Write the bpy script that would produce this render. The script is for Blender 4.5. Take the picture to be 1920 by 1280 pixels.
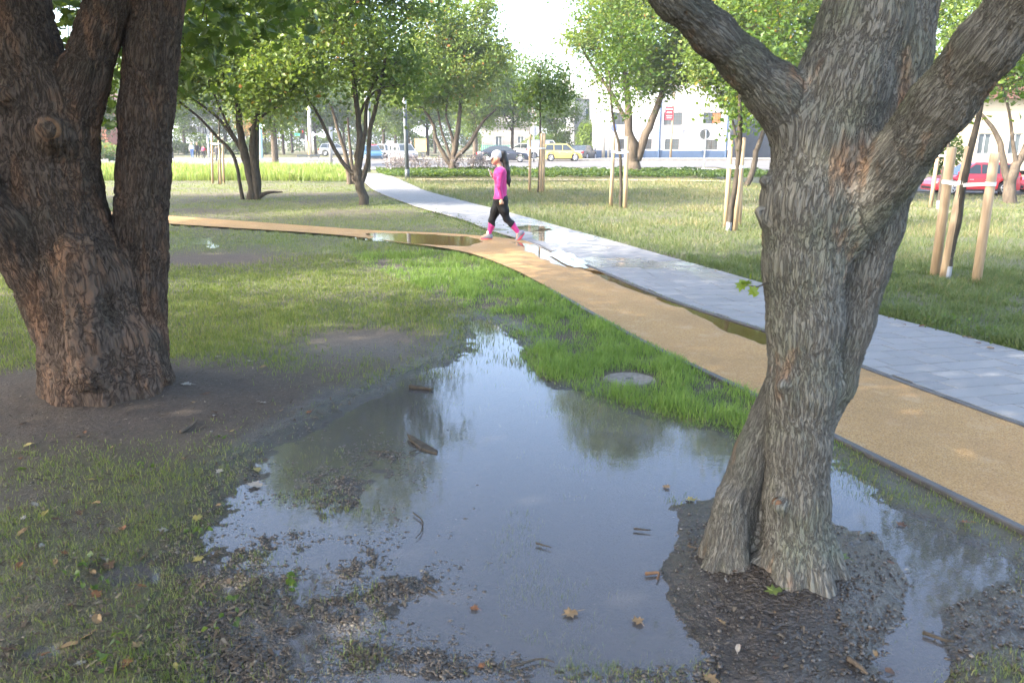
import bpy, bmesh, math, random
import numpy as np
from mathutils import Vector, Matrix

for o in list(bpy.data.objects):
    bpy.data.objects.remove(o)
SC = bpy.context.scene
COL = SC.collection

# ------------------------------------------------------------------ camera
FPX = 1493.33
PITCH = math.atan(373 / FPX)
CAMH = 1.75
cam_d = bpy.data.cameras.new('camera')
cam_d.lens = 28.0
cam_d.sensor_width = 36.0
cam_d.clip_start = 0.05
cam_d.clip_end = 3000
cam_d.dof.use_dof = True
cam_d.dof.focus_distance = 15.0
cam_d.dof.aperture_fstop = 7.0
cam = bpy.data.objects.new('camera', cam_d)
COL.objects.link(cam)
cam.location = (0, 0, CAMH)
cam.rotation_euler = (math.pi / 2 - PITCH, 0, 0)
SC.camera = cam

# ------------------------------------------------------------------ sky, sun, exposure
SUN_ELEV = math.radians(37)
SUN_AZ = math.radians(-112)          # direction towards the sun, clockwise from +Y (negative = left of the view)
world = bpy.data.worlds.new('World')
SC.world = world
world.use_nodes = True
wn = world.node_tree
bg = wn.nodes['Background']
sky = wn.nodes.new('ShaderNodeTexSky')
sky.sky_type = 'NISHITA'
sky.sun_disc = False
sky.sun_elevation = SUN_ELEV
sky.sun_rotation = SUN_AZ
sky.altitude = 150
sky.air_density = 0.9
sky.dust_density = 4.0
sky.ozone_density = 0.6
wn.links.new(sky.outputs[0], bg.inputs[0])
bg.inputs[1].default_value = 0.15
sun_d = bpy.data.lights.new('sun', 'SUN')
sun_d.energy = 2.0
sun_d.angle = math.radians(0.55)
sun_d.color = (1.0, 0.93, 0.82)
sun = bpy.data.objects.new('sun', sun_d)
COL.objects.link(sun)
sdir = Vector((math.sin(SUN_AZ) * math.cos(SUN_ELEV), math.cos(SUN_AZ) * math.cos(SUN_ELEV), math.sin(SUN_ELEV)))
sun.rotation_euler = sdir.to_track_quat('Z', 'Y').to_euler()
sun.location = (-30, -10, 40)
SC.view_settings.view_transform = 'Standard'
SC.view_settings.look = 'None'
SC.view_settings.gamma = 1.0
SC.view_settings.use_curve_mapping = False
SC.view_settings.exposure = 3.12
SC.render.engine = 'CYCLES'
SC.cycles.use_denoising = True
SC.cycles.max_bounces = 8
SC.cycles.diffuse_bounces = 3
SC.cycles.transparent_max_bounces = 12
SC.cycles.caustics_reflective = False
SC.cycles.caustics_refractive = False

# ------------------------------------------------------------------ placing by what stands where on the ground
CP, SP = math.cos(PITCH), math.sin(PITCH)
def P(x, y, z=0.0):
    v = 640 - y
    t = (CAMH - z) / (FPX * SP - v * CP)
    return np.array(((x - 960) * t, (FPX * CP + v * SP) * t, z))
def PD(x, y, Y):
    v = 640 - y
    t = Y / (FPX * CP + v * SP)
    return np.array(((x - 960) * t, Y, CAMH + t * (v * CP - FPX * SP)))
def P2(pts):
    return np.array([P(*q)[:2] for q in pts])

# ------------------------------------------------------------------ noise
def _h(ix, iy, iz, seed):
    n = (ix * 374761393 + iy * 668265263 + iz * 2147483647 + seed * 974634777) & 0xFFFFFFFF
    n = ((n ^ (n >> 13)) * 1274126177) & 0xFFFFFFFF
    n = (n ^ (n >> 16)) & 0xFFFFFFFF
    return n.astype(np.float64) / 2147483647.5 - 1.0
def vn(x, y, z=None, seed=1):
    x = np.asarray(x, float); y = np.asarray(y, float)
    z = np.zeros_like(x) if z is None else np.asarray(z, float)
    fx, fy, fz = np.floor(x), np.floor(y), np.floor(z)
    ix, iy, iz = fx.astype(np.int64), fy.astype(np.int64), fz.astype(np.int64)
    u, v, w = x - fx, y - fy, z - fz
    u = u * u * u * (u * (u * 6 - 15) + 10); v = v * v * v * (v * (v * 6 - 15) + 10); w = w * w * w * (w * (w * 6 - 15) + 10)
    r = 0
    for dx in (0, 1):
        a = u if dx else 1 - u
        for dy in (0, 1):
            b = a * (v if dy else 1 - v)
            for dz in (0, 1):
                r = r + b * (w if dz else 1 - w) * _h(ix + dx, iy + dy, iz + dz, seed)
    return r
def vn2(x, y, seed=1):
    x = np.asarray(x, float); y = np.asarray(y, float)
    fx, fy = np.floor(x), np.floor(y)
    ix, iy = fx.astype(np.int64), fy.astype(np.int64)
    u, v = x - fx, y - fy
    u = u * u * (3 - 2 * u); v = v * v * (3 - 2 * v)
    z = np.zeros_like(ix)
    return ((1 - u) * (1 - v) * _h(ix, iy, z, seed) + u * (1 - v) * _h(ix + 1, iy, z, seed)
            + (1 - u) * v * _h(ix, iy + 1, z, seed) + u * v * _h(ix + 1, iy + 1, z, seed))
def fbm2(x, y, oct=3, seed=1):
    r = 0; a = 1.0; t = 0
    for k in range(oct):
        c, s = math.cos(0.6 * k), math.sin(0.6 * k)
        r = r + a * vn2((x * c - y * s) * 2 ** k, (x * s + y * c) * 2 ** k, seed + k); t += a; a *= 0.5
    return r / t
def sstep(a, b, x):
    t = np.clip((x - a) / (b - a), 0, 1)
    return t * t * (3 - 2 * t)
def sdpoly(x, y, poly):
    """signed distance to a closed polygon, negative inside"""
    x = np.asarray(x, float); y = np.asarray(y, float)
    d = np.full(x.shape, 1e9); ins = np.zeros(x.shape, bool)
    n = len(poly)
    for i in range(n):
        ax, ay = poly[i]; bx, by = poly[(i + 1) % n]
        ex, ey = bx - ax, by - ay
        wx, wy = x - ax, y - ay
        t = np.clip((wx * ex + wy * ey) / (ex * ex + ey * ey + 1e-12), 0, 1)
        d = np.minimum(d, (wx - ex * t) ** 2 + (wy - ey * t) ** 2)
        c = ((ay <= y) & (by > y)) | ((by <= y) & (ay > y))
        with np.errstate(divide='ignore', invalid='ignore'):
            xi = ax + (y - ay) / (by - ay if by != ay else 1e-9) * ex
        ins ^= c & (x < xi)
    d = np.sqrt(d)
    return np.where(ins, -d, d)

# ------------------------------------------------------------------ objects
def tag(o, label=None, cat=None, group=None, kind=None):
    if label: o['label'] = label
    if cat: o['category'] = cat
    if group: o['group'] = group
    if kind: o['kind'] = kind
    return o
def empty(name, loc=(0, 0, 0), rz=0.0, **k):
    o = bpy.data.objects.new(name, None)
    o.empty_display_size = 0.2
    COL.objects.link(o)
    o.location = Vector(loc); o.rotation_euler = (0, 0, rz)
    return tag(o, **k)
def link(name, me, parent=None, world=False):
    o = bpy.data.objects.new(name, me)
    COL.objects.link(o)
    if parent is not None:
        o.parent = parent
        if world:                                # mesh given in world space: undo the parent's own placement
            o.matrix_parent_inverse = Matrix.Translation(parent.location).inverted() if not any(parent.rotation_euler) else parent_matrix(parent).inverted()
    return o
def parent_matrix(p):
    return Matrix.Translation(p.location) @ p.rotation_euler.to_matrix().to_4x4()
def mesh_np(name, V, Fa, mats, smooth=False, attrs=None, fmat=None):
    """V (n,3); Fa: list of index arrays (m,3) or (m,4)"""
    V = np.asarray(V, np.float32)
    if isinstance(Fa, np.ndarray): Fa = [Fa]
    me = bpy.data.meshes.new(name)
    me.vertices.add(len(V)); me.vertices.foreach_set('co', V.ravel())
    loops = np.concatenate([f.ravel() for f in Fa]).astype(np.int32)
    sizes = np.concatenate([np.full(len(f), f.shape[1], np.int32) for f in Fa])
    starts = np.zeros(len(sizes), np.int32); starts[1:] = np.cumsum(sizes)[:-1]
    me.loops.add(len(loops)); me.loops.foreach_set('vertex_index', loops)
    me.polygons.add(len(sizes)); me.polygons.foreach_set('loop_start', starts)
    me.polygons.foreach_set('use_smooth', np.full(len(sizes), bool(smooth)))
    for m in (mats if isinstance(mats, (list, tuple)) else [mats]): me.materials.append(m)
    if fmat is not None: me.polygons.foreach_set('material_index', np.asarray(fmat, np.int32))
    me.update(calc_edges=True)
    for k, a in (attrs or {}).items():
        a = np.asarray(a, np.float32)
        if a.ndim == 1:
            at = me.attributes.new(k, 'FLOAT', 'POINT'); at.data.foreach_set('value', a)
        else:
            at = me.attributes.new(k, 'FLOAT_VECTOR', 'POINT'); at.data.foreach_set('vector', a.ravel())
    return me
class MB:
    """collects simple solids into one mesh"""
    def __init__(s): s.v = []; s.f = []; s.m = []; s.cur = 0
    def add(s, vs, fs, m=None):
        b = len(s.v); s.v += [tuple(map(float, q)) for q in vs]
        s.f += [tuple(i + b for i in f) for f in fs]; s.m += [s.cur if m is None else m] * len(fs); return s
    def box(s, x0, x1, y0, y1, z0, z1, m=None):
        return s.add([(x0, y0, z0), (x1, y0, z0), (x1, y1, z0), (x0, y1, z0), (x0, y0, z1), (x1, y0, z1), (x1, y1, z1), (x0, y1, z1)],
                     [(0, 3, 2, 1), (4, 5, 6, 7), (0, 1, 5, 4), (1, 2, 6, 5), (2, 3, 7, 6), (3, 0, 4, 7)], m)
    def tube(s, pts, rad, n=8, cap=True, m=None):
        V, F, caps = tube_np(np.asarray(pts, float), np.broadcast_to(np.asarray(rad, float), (len(pts),)), n)
        fs = [tuple(q) for q in F]
        if cap: fs += [tuple(caps[0]), tuple(caps[1])]
        return s.add(V, fs, m)
    def poly(s, pts, m=None): return s.add(pts, [tuple(range(len(pts)))], m)
    def prism(s, pts, d, m=None):
        """closed polygon extruded by vector d"""
        n = len(pts); d = np.asarray(d, float)
        vs = [np.asarray(q, float) for q in pts] + [np.asarray(q, float) + d for q in pts]
        return s.add(vs, [tuple(range(n - 1, -1, -1)), tuple(range(n, 2 * n))] + [(i, (i + 1) % n, n + (i + 1) % n, n + i) for i in range(n)], m)
    def build(s, name, mats, parent=None, smooth=False, bevel=0, world=False):
        me = bpy.data.meshes.new(name)
        me.from_pydata(s.v, [], s.f)
        for m in (mats if isinstance(mats, (list, tuple)) else [mats]): me.materials.append(m)
        me.polygons.foreach_set('material_index', s.m)
        bm = bmesh.new(); bm.from_mesh(me)
        bmesh.ops.recalc_face_normals(bm, faces=bm.faces)
        if bevel: bmesh.ops.bevel(bm, geom=list(bm.edges), offset=bevel, segments=1, affect='EDGES', profile=0.7)
        bm.to_mesh(me); bm.free()
        if smooth: me.polygons.foreach_set('use_smooth', [True] * len(me.polygons))
        me.update()
        return link(name, me, parent, world)
def tube_np(p, r, n=8, twist=0.0):
    k = len(p)
    t = np.gradient(p, axis=0); t /= np.linalg.norm(t, axis=1)[:, None] + 1e-9
    ref = np.array([0.0, 0.0, 1.0]) if abs(t[0][2]) < 0.9 else np.array([1.0, 0.0, 0.0])
    e1 = np.zeros((k, 3))
    a = np.cross(t[0], ref); a /= np.linalg.norm(a)
    for i in range(k):
        a = a - t[i] * np.dot(a, t[i]); a /= np.linalg.norm(a) + 1e-9; e1[i] = a
    e2 = np.cross(t, e1)
    th = np.arange(n) * 2 * math.pi / n
    V = p[:, None, :] + r[:, None, None] * (np.cos(th)[None, :, None] * e1[:, None, :] + np.sin(th)[None, :, None] * e2[:, None, :])
    V = V.reshape(-1, 3)
    i = np.arange(k - 1)[:, None] * n; j = np.arange(n)[None, :]; j2 = (j + 1) % n
    F = np.stack([i + j, i + j2, i + n + j2, i + n + j], -1).reshape(-1, 4)
    return V, F, (np.arange(n)[::-1], (k - 1) * n + np.arange(n))
def spline(pts, n, extra=None):
    """Catmull-Rom through pts, n samples"""
    pts = np.asarray(pts, float)
    q = np.vstack([2 * pts[0] - pts[1], pts, 2 * pts[-1] - pts[-2]])
    u = np.linspace(0, len(pts) - 1 - 1e-9, n); i = u.astype(int); t = (u - i)[:, None]
    p0, p1, p2, p3 = q[i], q[i + 1], q[i + 2], q[i + 3]
    return 0.5 * ((2 * p1) + (-p0 + p2) * t + (2 * p0 - 5 * p1 + 4 * p2 - p3) * t * t + (-p0 + 3 * p1 - 3 * p2 + p3) * t ** 3)

# ------------------------------------------------------------------ materials
class N:
    """short hand for node trees"""
    def __init__(s, name):
        s.m = bpy.data.materials.new(name); s.m.use_nodes = True
        s.t = s.m.node_tree; s.t.nodes.clear()
        s.out = s.t.nodes.new('ShaderNodeOutputMaterial')
    def n(s, typ, ins=None, **props):
        nd = s.t.nodes.new('ShaderNode' + typ)
        for k, v in props.items(): setattr(nd, k, v)
        for k, v in (ins or {}).items(): s.set(nd, k, v)
        return nd
    def set(s, nd, k, v):
        sock = nd.inputs[k]
        if isinstance(v, bpy.types.Node): s.t.links.new(v.outputs[0], sock)
        elif isinstance(v, bpy.types.NodeSocket): s.t.links.new(v, sock)
        else:
            if hasattr(sock, 'default_value') and not isinstance(v, (int, float)) and len(v) == 3 and sock.type == 'RGBA': v = (*v, 1)
            sock.default_value = v
    def attr(s, name): return s.n('Attribute', attribute_name=name)
    def pos(s): return s.n('NewGeometry').outputs['Position']
    def noise(s, vec, scale, detail=3, rough=0.55, dist=0.0):
        return s.n('TexNoise', {'Vector': vec, 'Scale': scale, 'Detail': detail, 'Roughness': rough, 'Distortion': dist})
    def ramp(s, fac, stops):
        nd = s.n('ValToRGB', {'Fac': fac})
        e = nd.color_ramp.elements
        while len(e) < len(stops): e.new(0.5)
        for el, (p, c) in zip(e, stops):
            el.position = p; el.color = (*c, 1) if len(c) == 3 else c
        return nd
    def mix(s, fac, a, b, blend='MIX'):
        nd = s.n('Mix', data_type='RGBA', blend_type=blend)
        s.set(nd, 0, fac); s.set(nd, 6, a); s.set(nd, 7, b)
        return nd.outputs[2]
    def math(s, op, a, b=0.0, clamp=False):
        nd = s.n('Math', operation=op, use_clamp=clamp); s.set(nd, 0, a); s.set(nd, 1, b); return nd
    def mapr(s, v, a, b, c=0.0, d=1.0):
        return s.n('MapRange', {0: v, 1: a, 2: b, 3: c, 4: d})
    def bump(s, h, strength=0.3, dist=0.01, normal=None):
        ins = {'Height': h, 'Strength': strength, 'Distance': dist}
        if normal is not None: ins['Normal'] = normal
        return s.n('Bump', ins)
    def done(s, base, rough=0.8, spec=0.3, normal=None, metal=0.0, **k):
        ins = {'Base Color': base, 'Roughness': rough, 'Specular IOR Level': spec, 'Metallic': metal}
        ins.update(k)
        if normal is not None: ins['Normal'] = normal
        p = s.n('BsdfPrincipled', ins)
        s.t.links.new(p.outputs[0], s.out.inputs[0]); return s.m
def simple(name, c1, c2=None, scale=8.0, rough=0.7, spec=0.3, bump=0.0, bscale=40.0, metal=0.0, stretch=None, **k):
    a = N(name)
    tc = a.n('TexCoord').outputs['Object']
    if stretch: tc = a.n('Mapping', {'Vector': tc, 'Scale': stretch}).outputs[0]
    c2 = c2 or tuple(0.75 * q for q in c1)
    col = a.mix(a.mapr(a.noise(tc, scale, 4), 0.3, 0.7).outputs[0], c1, c2)
    nrm = a.bump(a.noise(tc, bscale, 3), bump, 0.01) if bump else None
    return a.done(col, rough, spec, nrm, metal, **k)
def leaf_mat(name, stops, trans=0.45, tcol=(0.22, 0.30, 0.03)):
    a = N(name)
    t = a.attr('tint').outputs['Fac']
    c = a.ramp(t, stops).outputs[0]
    p = a.n('BsdfPrincipled', {'Base Color': c, 'Roughness': 0.45, 'Specular IOR Level': 0.35})
    c2 = a.mix(0.6, c, tcol)
    tr = a.n('BsdfTranslucent', {'Color': c2})
    mx = a.n('MixShader', {0: trans, 1: p.outputs[0], 2: tr.outputs[0]})
    a.t.links.new(mx.outputs[0], a.out.inputs[0])
    return a.m

M = {}
M['leaf'] = leaf_mat('leaf_green', [(0.0, (0.037, 0.077, 0.018)), (0.5, (0.075, 0.138, 0.025)), (0.85, (0.150, 0.206, 0.035)), (0.97, (0.250, 0.237, 0.037)), (1.0, (0.325, 0.150, 0.037))])
M['leaf_y'] = leaf_mat('leaf_yellow_green', [(0.0, (0.056, 0.106, 0.022)), (0.5, (0.125, 0.188, 0.035)), (0.85, (0.213, 0.237, 0.044)), (0.94, (0.325, 0.200, 0.037)), (1.0, (0.400, 0.150, 0.037))])
M['leaf_dark'] = leaf_mat('leaf_dark', [(0.0, (0.025, 0.055, 0.016)), (0.6, (0.052, 0.098, 0.023)), (1.0, (0.092, 0.138, 0.034))])
M['leaf_rust'] = leaf_mat('leaf_rust', [(0.0, (0.10, 0.10, 0.03)), (0.5, (0.25, 0.12, 0.04)), (1.0, (0.34, 0.17, 0.05))], tcol=(0.4, 0.2, 0.04))
M['leaf_bush'] = leaf_mat('leaf_bright', [(0.0, (0.06, 0.12, 0.015)), (0.5, (0.13, 0.20, 0.02)), (1.0, (0.2, 0.26, 0.03))])
M['grass'] = leaf_mat('grass_lush', [(0.0, (0.085, 0.150, 0.030)), (0.5, (0.150, 0.240, 0.052)), (0.85, (0.21, 0.29, 0.075)), (1.0, (0.32, 0.28, 0.12))], 0.42, (0.28, 0.40, 0.06))
M['grass_lawn'] = leaf_mat('grass_lawn', [(0.0, (0.058, 0.094, 0.022)), (0.5, (0.115, 0.158, 0.038)), (0.8, (0.175, 0.182, 0.060)), (1.0, (0.28, 0.225, 0.12))], 0.38, (0.25, 0.31, 0.045))
M['grass_dry'] = leaf_mat('grass_dry', [(0.0, (0.055, 0.090, 0.026)), (0.5, (0.105, 0.142, 0.045)), (0.78, (0.185, 0.172, 0.080)), (1.0, (0.33, 0.25, 0.14))], 0.35, (0.22, 0.26, 0.06))
M['grass_tall'] = leaf_mat('grass_tall', [(0.0, (0.099, 0.165, 0.033)), (0.5, (0.187, 0.264, 0.055)), (0.85, (0.275, 0.297, 0.099)), (1.0, (0.440, 0.363, 0.187))], 0.4, (0.330, 0.396, 0.066))
M['asphalt'] = simple('asphalt', (0.115, 0.112, 0.108), (0.08, 0.078, 0.076), 0.6, 0.85, 0.3, 0.1)
M['concrete'] = simple('concrete', (0.36, 0.34, 0.31), (0.28, 0.265, 0.24), 3, 0.85, 0.3, 0.1)
M['kerb'] = simple('kerb_stone', (0.075, 0.07, 0.068), (0.045, 0.043, 0.042), 9, 0.6, 0.4, 0.3, 60)
M['metal_dark'] = simple('post_paint', (0.060, 0.072, 0.075), (0.045, 0.055, 0.058), 3, 0.45, 0.5)
M['metal_grey'] = simple('galvanised', (0.34, 0.35, 0.36), (0.27, 0.28, 0.29), 6, 0.5, 0.5, metal=0.3)
M['pole_blue'] = simple('pole_blue', (0.28, 0.46, 0.52), (0.22, 0.38, 0.44), 3, 0.55)
M['pole_wood'] = simple('pole_wood', (0.36, 0.27, 0.18), (0.27, 0.20, 0.13), 4, 0.8, 0.2, 0.2, 20, stretch=(6, 6, 0.6))
M['pole_concrete'] = simple('pole_concrete', (0.52, 0.48, 0.43), (0.42, 0.39, 0.35), 3, 0.85)
M['stake'] = simple('stake_wood', (0.44, 0.33, 0.215), (0.32, 0.225, 0.14), 5, 0.75, 0.25, 0.25, 25, stretch=(9, 9, 0.8))
M['strap'] = simple('strap', (0.70, 0.69, 0.64), (0.6, 0.59, 0.55), 20, 0.7)
M['guard'] = simple('guard_plastic', (0.30, 0.31, 0.33), (0.24, 0.25, 0.26), 10, 0.5, 0.4)
M['white'] = simple('white_paint', (0.78, 0.78, 0.76), (0.72, 0.72, 0.70), 1.5, 0.6)
M['plaster'] = simple('white_plaster', (0.56, 0.56, 0.56), (0.50, 0.50, 0.50), 0.8, 0.85, 0.2, 0.05, 30)
M['plinth'] = simple('blue_plinth', (0.055, 0.09, 0.16), (0.045, 0.075, 0.135), 2, 0.7)
M['frame_dark'] = simple('window_frame', (0.07, 0.055, 0.05), (0.05, 0.04, 0.038), 5, 0.5)
M['cream'] = simple('cream_plaster', (0.55, 0.46, 0.32), (0.48, 0.40, 0.28), 1, 0.9)
M['greige'] = simple('grey_plaster', (0.45, 0.41, 0.36), (0.38, 0.35, 0.31), 1, 0.9)
M['brick_red'] = simple('red_wall', (0.42, 0.14, 0.09), (0.34, 0.11, 0.07), 1.2, 0.9)
M['roof'] = simple('roof_tile', (0.20, 0.10, 0.07), (0.14, 0.075, 0.055), 3, 0.8)
M['dark_wall'] = simple('slate_wall', (0.085, 0.09, 0.10), (0.06, 0.065, 0.075), 1, 0.8)
M['blind_red'] = simple('orange_blind', (0.50, 0.20, 0.08), (0.42, 0.16, 0.06), 2, 0.7)
M['red'] = simple('sign_red', (0.42, 0.025, 0.04), (0.36, 0.02, 0.03), 3, 0.5)
M['black'] = simple('black_plastic', (0.018, 0.018, 0.019), (0.012, 0.012, 0.012), 9, 0.5)
M['tyre'] = simple('tyre_rubber', (0.02, 0.02, 0.021), (0.03, 0.029, 0.028), 20, 0.85)
M['rim'] = simple('wheel_alloy', (0.5, 0.5, 0.52), (0.4, 0.4, 0.42), 8, 0.35, 0.5, metal=0.6)
M['glass'] = N('car_glass').done((0.03, 0.038, 0.04), 0.04, 0.6)
M['pane'] = N('window_glass').done((0.10, 0.12, 0.125), 0.06, 0.6)
M['lamp_glass'] = N('lamp_glass').done((0.6, 0.6, 0.6), 0.1, 0.5)
M['lamp_red'] = N('lamp_red').done((0.35, 0.01, 0.015), 0.2, 0.5)
M['board'] = simple('tan_board', (0.55, 0.36, 0.17), (0.48, 0.31, 0.14), 4, 0.7)
M['green_fence'] = simple('green_mesh', (0.05, 0.26, 0.20), (0.04, 0.2, 0.16), 6, 0.6)
def paint(name, c):
    a = N(name)
    v = a.mix(a.mapr(a.noise(a.n('TexCoord').outputs['Object'], 2.0, 4), 0.35, 0.7), c, tuple(q * 0.86 for q in c))
    return a.done(v, 0.32, 0.5, None, 0.0, **{'Coat Weight': 0.6, 'Coat Roughness': 0.08})

def bark_mat(name, dark, mid, light, lichen, rust, s=1.0, lich=0.5, bs=0.9, rl=0.60):
    a = N(name)
    b = a.attr('bark').outputs['Vector']
    n1 = a.noise(b, 62 * s, 3, 0.6, 0.7)
    n2 = a.noise(b, 170 * s, 3, 0.6)
    n3 = a.noise(b, 3.2 * s, 3, 0.5)
    ps = a.pos()
    patch = a.noise(ps, 3.4, 4, 0.6)
    patch2 = a.noise(a.n('Mapping', {'Vector': ps, 'Scale': (7, 7, 2.4), 'Location': (3.1, 1.7, 0.4)}).outputs[0], 1.0, 4, 0.6)
    c = a.mix(a.mapr(n3, 0.3, 0.7), mid, tuple(q * 0.72 for q in mid))
    c = a.mix(a.mapr(n2, 0.45, 0.75, 0, 0.7), c, light)
    c = a.mix(a.mapr(patch, 0.5, 0.68, 0, lich), c, a.mix(a.mapr(n2, 0.4, 0.65), lichen, tuple(q * 0.5 for q in lichen)))
    c = a.mix(a.mapr(patch2, rl, rl + 0.12, 0, 0.75), c, rust)
    fis = a.mapr(a.math('ABSOLUTE', a.math('SUBTRACT', n1, 0.5)), 0.0, 0.075)
    c = a.mix(a.math('MULTIPLY', a.math('SUBTRACT', 1.0, fis), 0.7), c, dark)
    h = a.math('ADD', a.math('MULTIPLY', fis, 0.55), a.math('MULTIPLY', n2, 0.6))
    return a.done(c, 0.92, 0.12, a.bump(h, bs, 0.02))
M['bark_grey'] = bark_mat('bark_grey_green', (0.070, 0.064, 0.055), (0.172, 0.164, 0.140), (0.245, 0.238, 0.208), (0.20, 0.215, 0.152), (0.27, 0.155, 0.085), 1.0, 0.7)
M['bark_brown'] = bark_mat('bark_brown', (0.032, 0.023, 0.017), (0.092, 0.066, 0.050), (0.140, 0.104, 0.082), (0.10, 0.088, 0.066), (0.175, 0.100, 0.062), 0.8, 0.4, 0.9, 0.50)
M['bark_far'] = simple('bark_far', (0.075, 0.060, 0.045), (0.045, 0.036, 0.028), 6, 0.9, 0.15, 0.5, 30, stretch=(5, 5, 1))
M['bark_mid'] = simple('bark_mid', (0.085, 0.072, 0.055), (0.04, 0.034, 0.027), 5, 0.9, 0.15, 0.8, 22, stretch=(4, 4, 1))
M['bark_light'] = simple('bark_light', (0.125, 0.10, 0.074), (0.065, 0.052, 0.04), 4, 0.9, 0.15, 0.6, 20, stretch=(4, 4, 0.8))
M['cut_wood'] = simple('cut_wood', (0.20, 0.115, 0.06), (0.09, 0.05, 0.03), 14, 0.85, 0.2, 0.4, 30)
# ================================================================== the setting
rng = np.random.default_rng(7)
PUD = P2([(852, 606), (900, 592), (945, 604), (985, 645), (1000, 690), (1050, 722), (1130, 742), (1210, 768), (1290, 782), (1370, 806),
          (1440, 832), (1560, 862), (1640, 905), (1730, 965), (1830, 1015), (1935, 1075), (1990, 1180), (2010, 1330), (1650, 1370),
          (900, 1400), (430, 1380), (330, 1200), (350, 1060), (420, 960), (440, 890), (500, 840), (570, 800), (640, 755), (720, 712),
          (790, 690), (850, 672), (862, 640)])
ISLE = P2([(1245, 955), (1300, 930), (1400, 905), (1540, 985), (1640, 1015), (1705, 1080), (1690, 1170), (1650, 1250), (1560, 1340), (1400, 1340), (1310, 1200), (1255, 1080)])
CORN = P2([(1770, 1150), (1900, 1110), (2050, 1150), (2050, 1400), (1800, 1400), (1760, 1260)])
OCH_L = np.array([(-16, 22.4), (-11.5, 19.6), (-7.56, 17.47), (-5.03, 16.2), (-3.38, 15.3), (-2.2, 14.3), (-0.89, 13.0), (-0.15, 11.48), (0.51, 9.37), (1.16, 7.0), (1.70, 5.43), (1.94, 4.63), (2.14, 4.02), (2.38, 3.3), (2.80, 2.0), (3.3, 0.4), (4.4, -3.0)])
OCH_U = np.array([(-16, 24.4), (-11.5, 21.3), (-8.2, 19.3), (-4.57, 17.13), (-2.78, 16.1), (-1.2, 15.5), (0.16, 14.4), (0.68, 12.59), (1.10, 11.2), (1.74, 8.82), (2.37, 7.21), (2.73, 6.02), (2.96, 5.31), (3.18, 4.66), (3.75, 3.1), (4.45, 1.3), (5.6, -1.8)])
GRY_L = np.array([(-9.3, 47.0), (-6.36, 35.15), (-4.94, 29.4), (-3.14, 23.7), (-2.25, 21.25), (-1.1, 18.32), (-0.5, 16.3), (0.22, 14.38), (0.74, 12.59), (1.16, 11.2), (1.80, 8.84), (2.43, 7.23), (2.79, 6.05), (3.02, 5.34), (3.24, 4.69), (3.81, 3.1), (4.51, 1.3), (5.66, -1.8)])
GRY_R = np.array([(-7.4, 47.0), (-4.51, 35.15), (-3.1, 29.4), (-1.25, 23.7), (-0.4, 21.25), (0.55, 18.32), (1.17, 16.3), (1.78, 14.38), (2.32, 12.59), (2.76, 11.2), (3.45, 8.9), (3.98, 7.42), (4.36, 6.40), (4.62, 5.7), (4.90, 4.95), (5.5, 3.4), (6.2, 1.6), (7.3, -1.4)])
OCH = np.vstack([OCH_L, OCH_U[::-1]])
GRY = np.vstack([GRY_L, GRY_R[::-1]])
VIVID = P2([(640, 462), (720, 458), (860, 478), (940, 503), (1040, 553), (1200, 643), (1440, 745), (1560, 830), (1500, 850), (1380, 812), (1290, 790), (1200, 772), (1090, 742), (1010, 705), (985, 650), (950, 605), (900, 585), (800, 540), (700, 500)])
def pxel(px, py, rx, ry, x, y):
    """soft ellipse (1 at the middle) around the place seen at (px, py), radii in metres"""
    c = P(px, py)
    return np.exp(-(((x - c[0]) / rx) ** 2 + ((y - c[1]) / ry) ** 2))
LT = P(195, 735)                  # foot of the big tree on the left
RT = P(1462, 1085)                # foot of the near tree on the right
def clod_mask(x, y):
    c = np.clip(1.0 * pxel(620, 900, 0.42, 0.62, x, y) + 1.0 * pxel(500, 1080, 0.46, 0.50, x, y) + 0.9 * pxel(450, 1230, 0.5, 0.22, x, y) + 0.95 * pxel(760, 1075, 0.25, 0.20, x, y)
                + 0.85 * pxel(650, 1140, 0.25, 0.2, x, y) + 0.9 * pxel(800, 1245, 0.42, 0.09, x, y) + 0.9 * pxel(1180, 1268, 0.40, 0.08, x, y) + 0.5 * pxel(740, 860, 0.2, 0.35, x, y), 0, 1)
    return c * sstep(-0.55, 0.05, fbm2(x * 2.6, y * 2.6, 2, 38) + 0.5 * (c - 0.5))
def dip(x, y):
    """the ground falls away towards the side street"""
    return -0.68 * sstep(9, 16, x) * sstep(19, 30, y) * (1 - sstep(44, 58, y))
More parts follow.
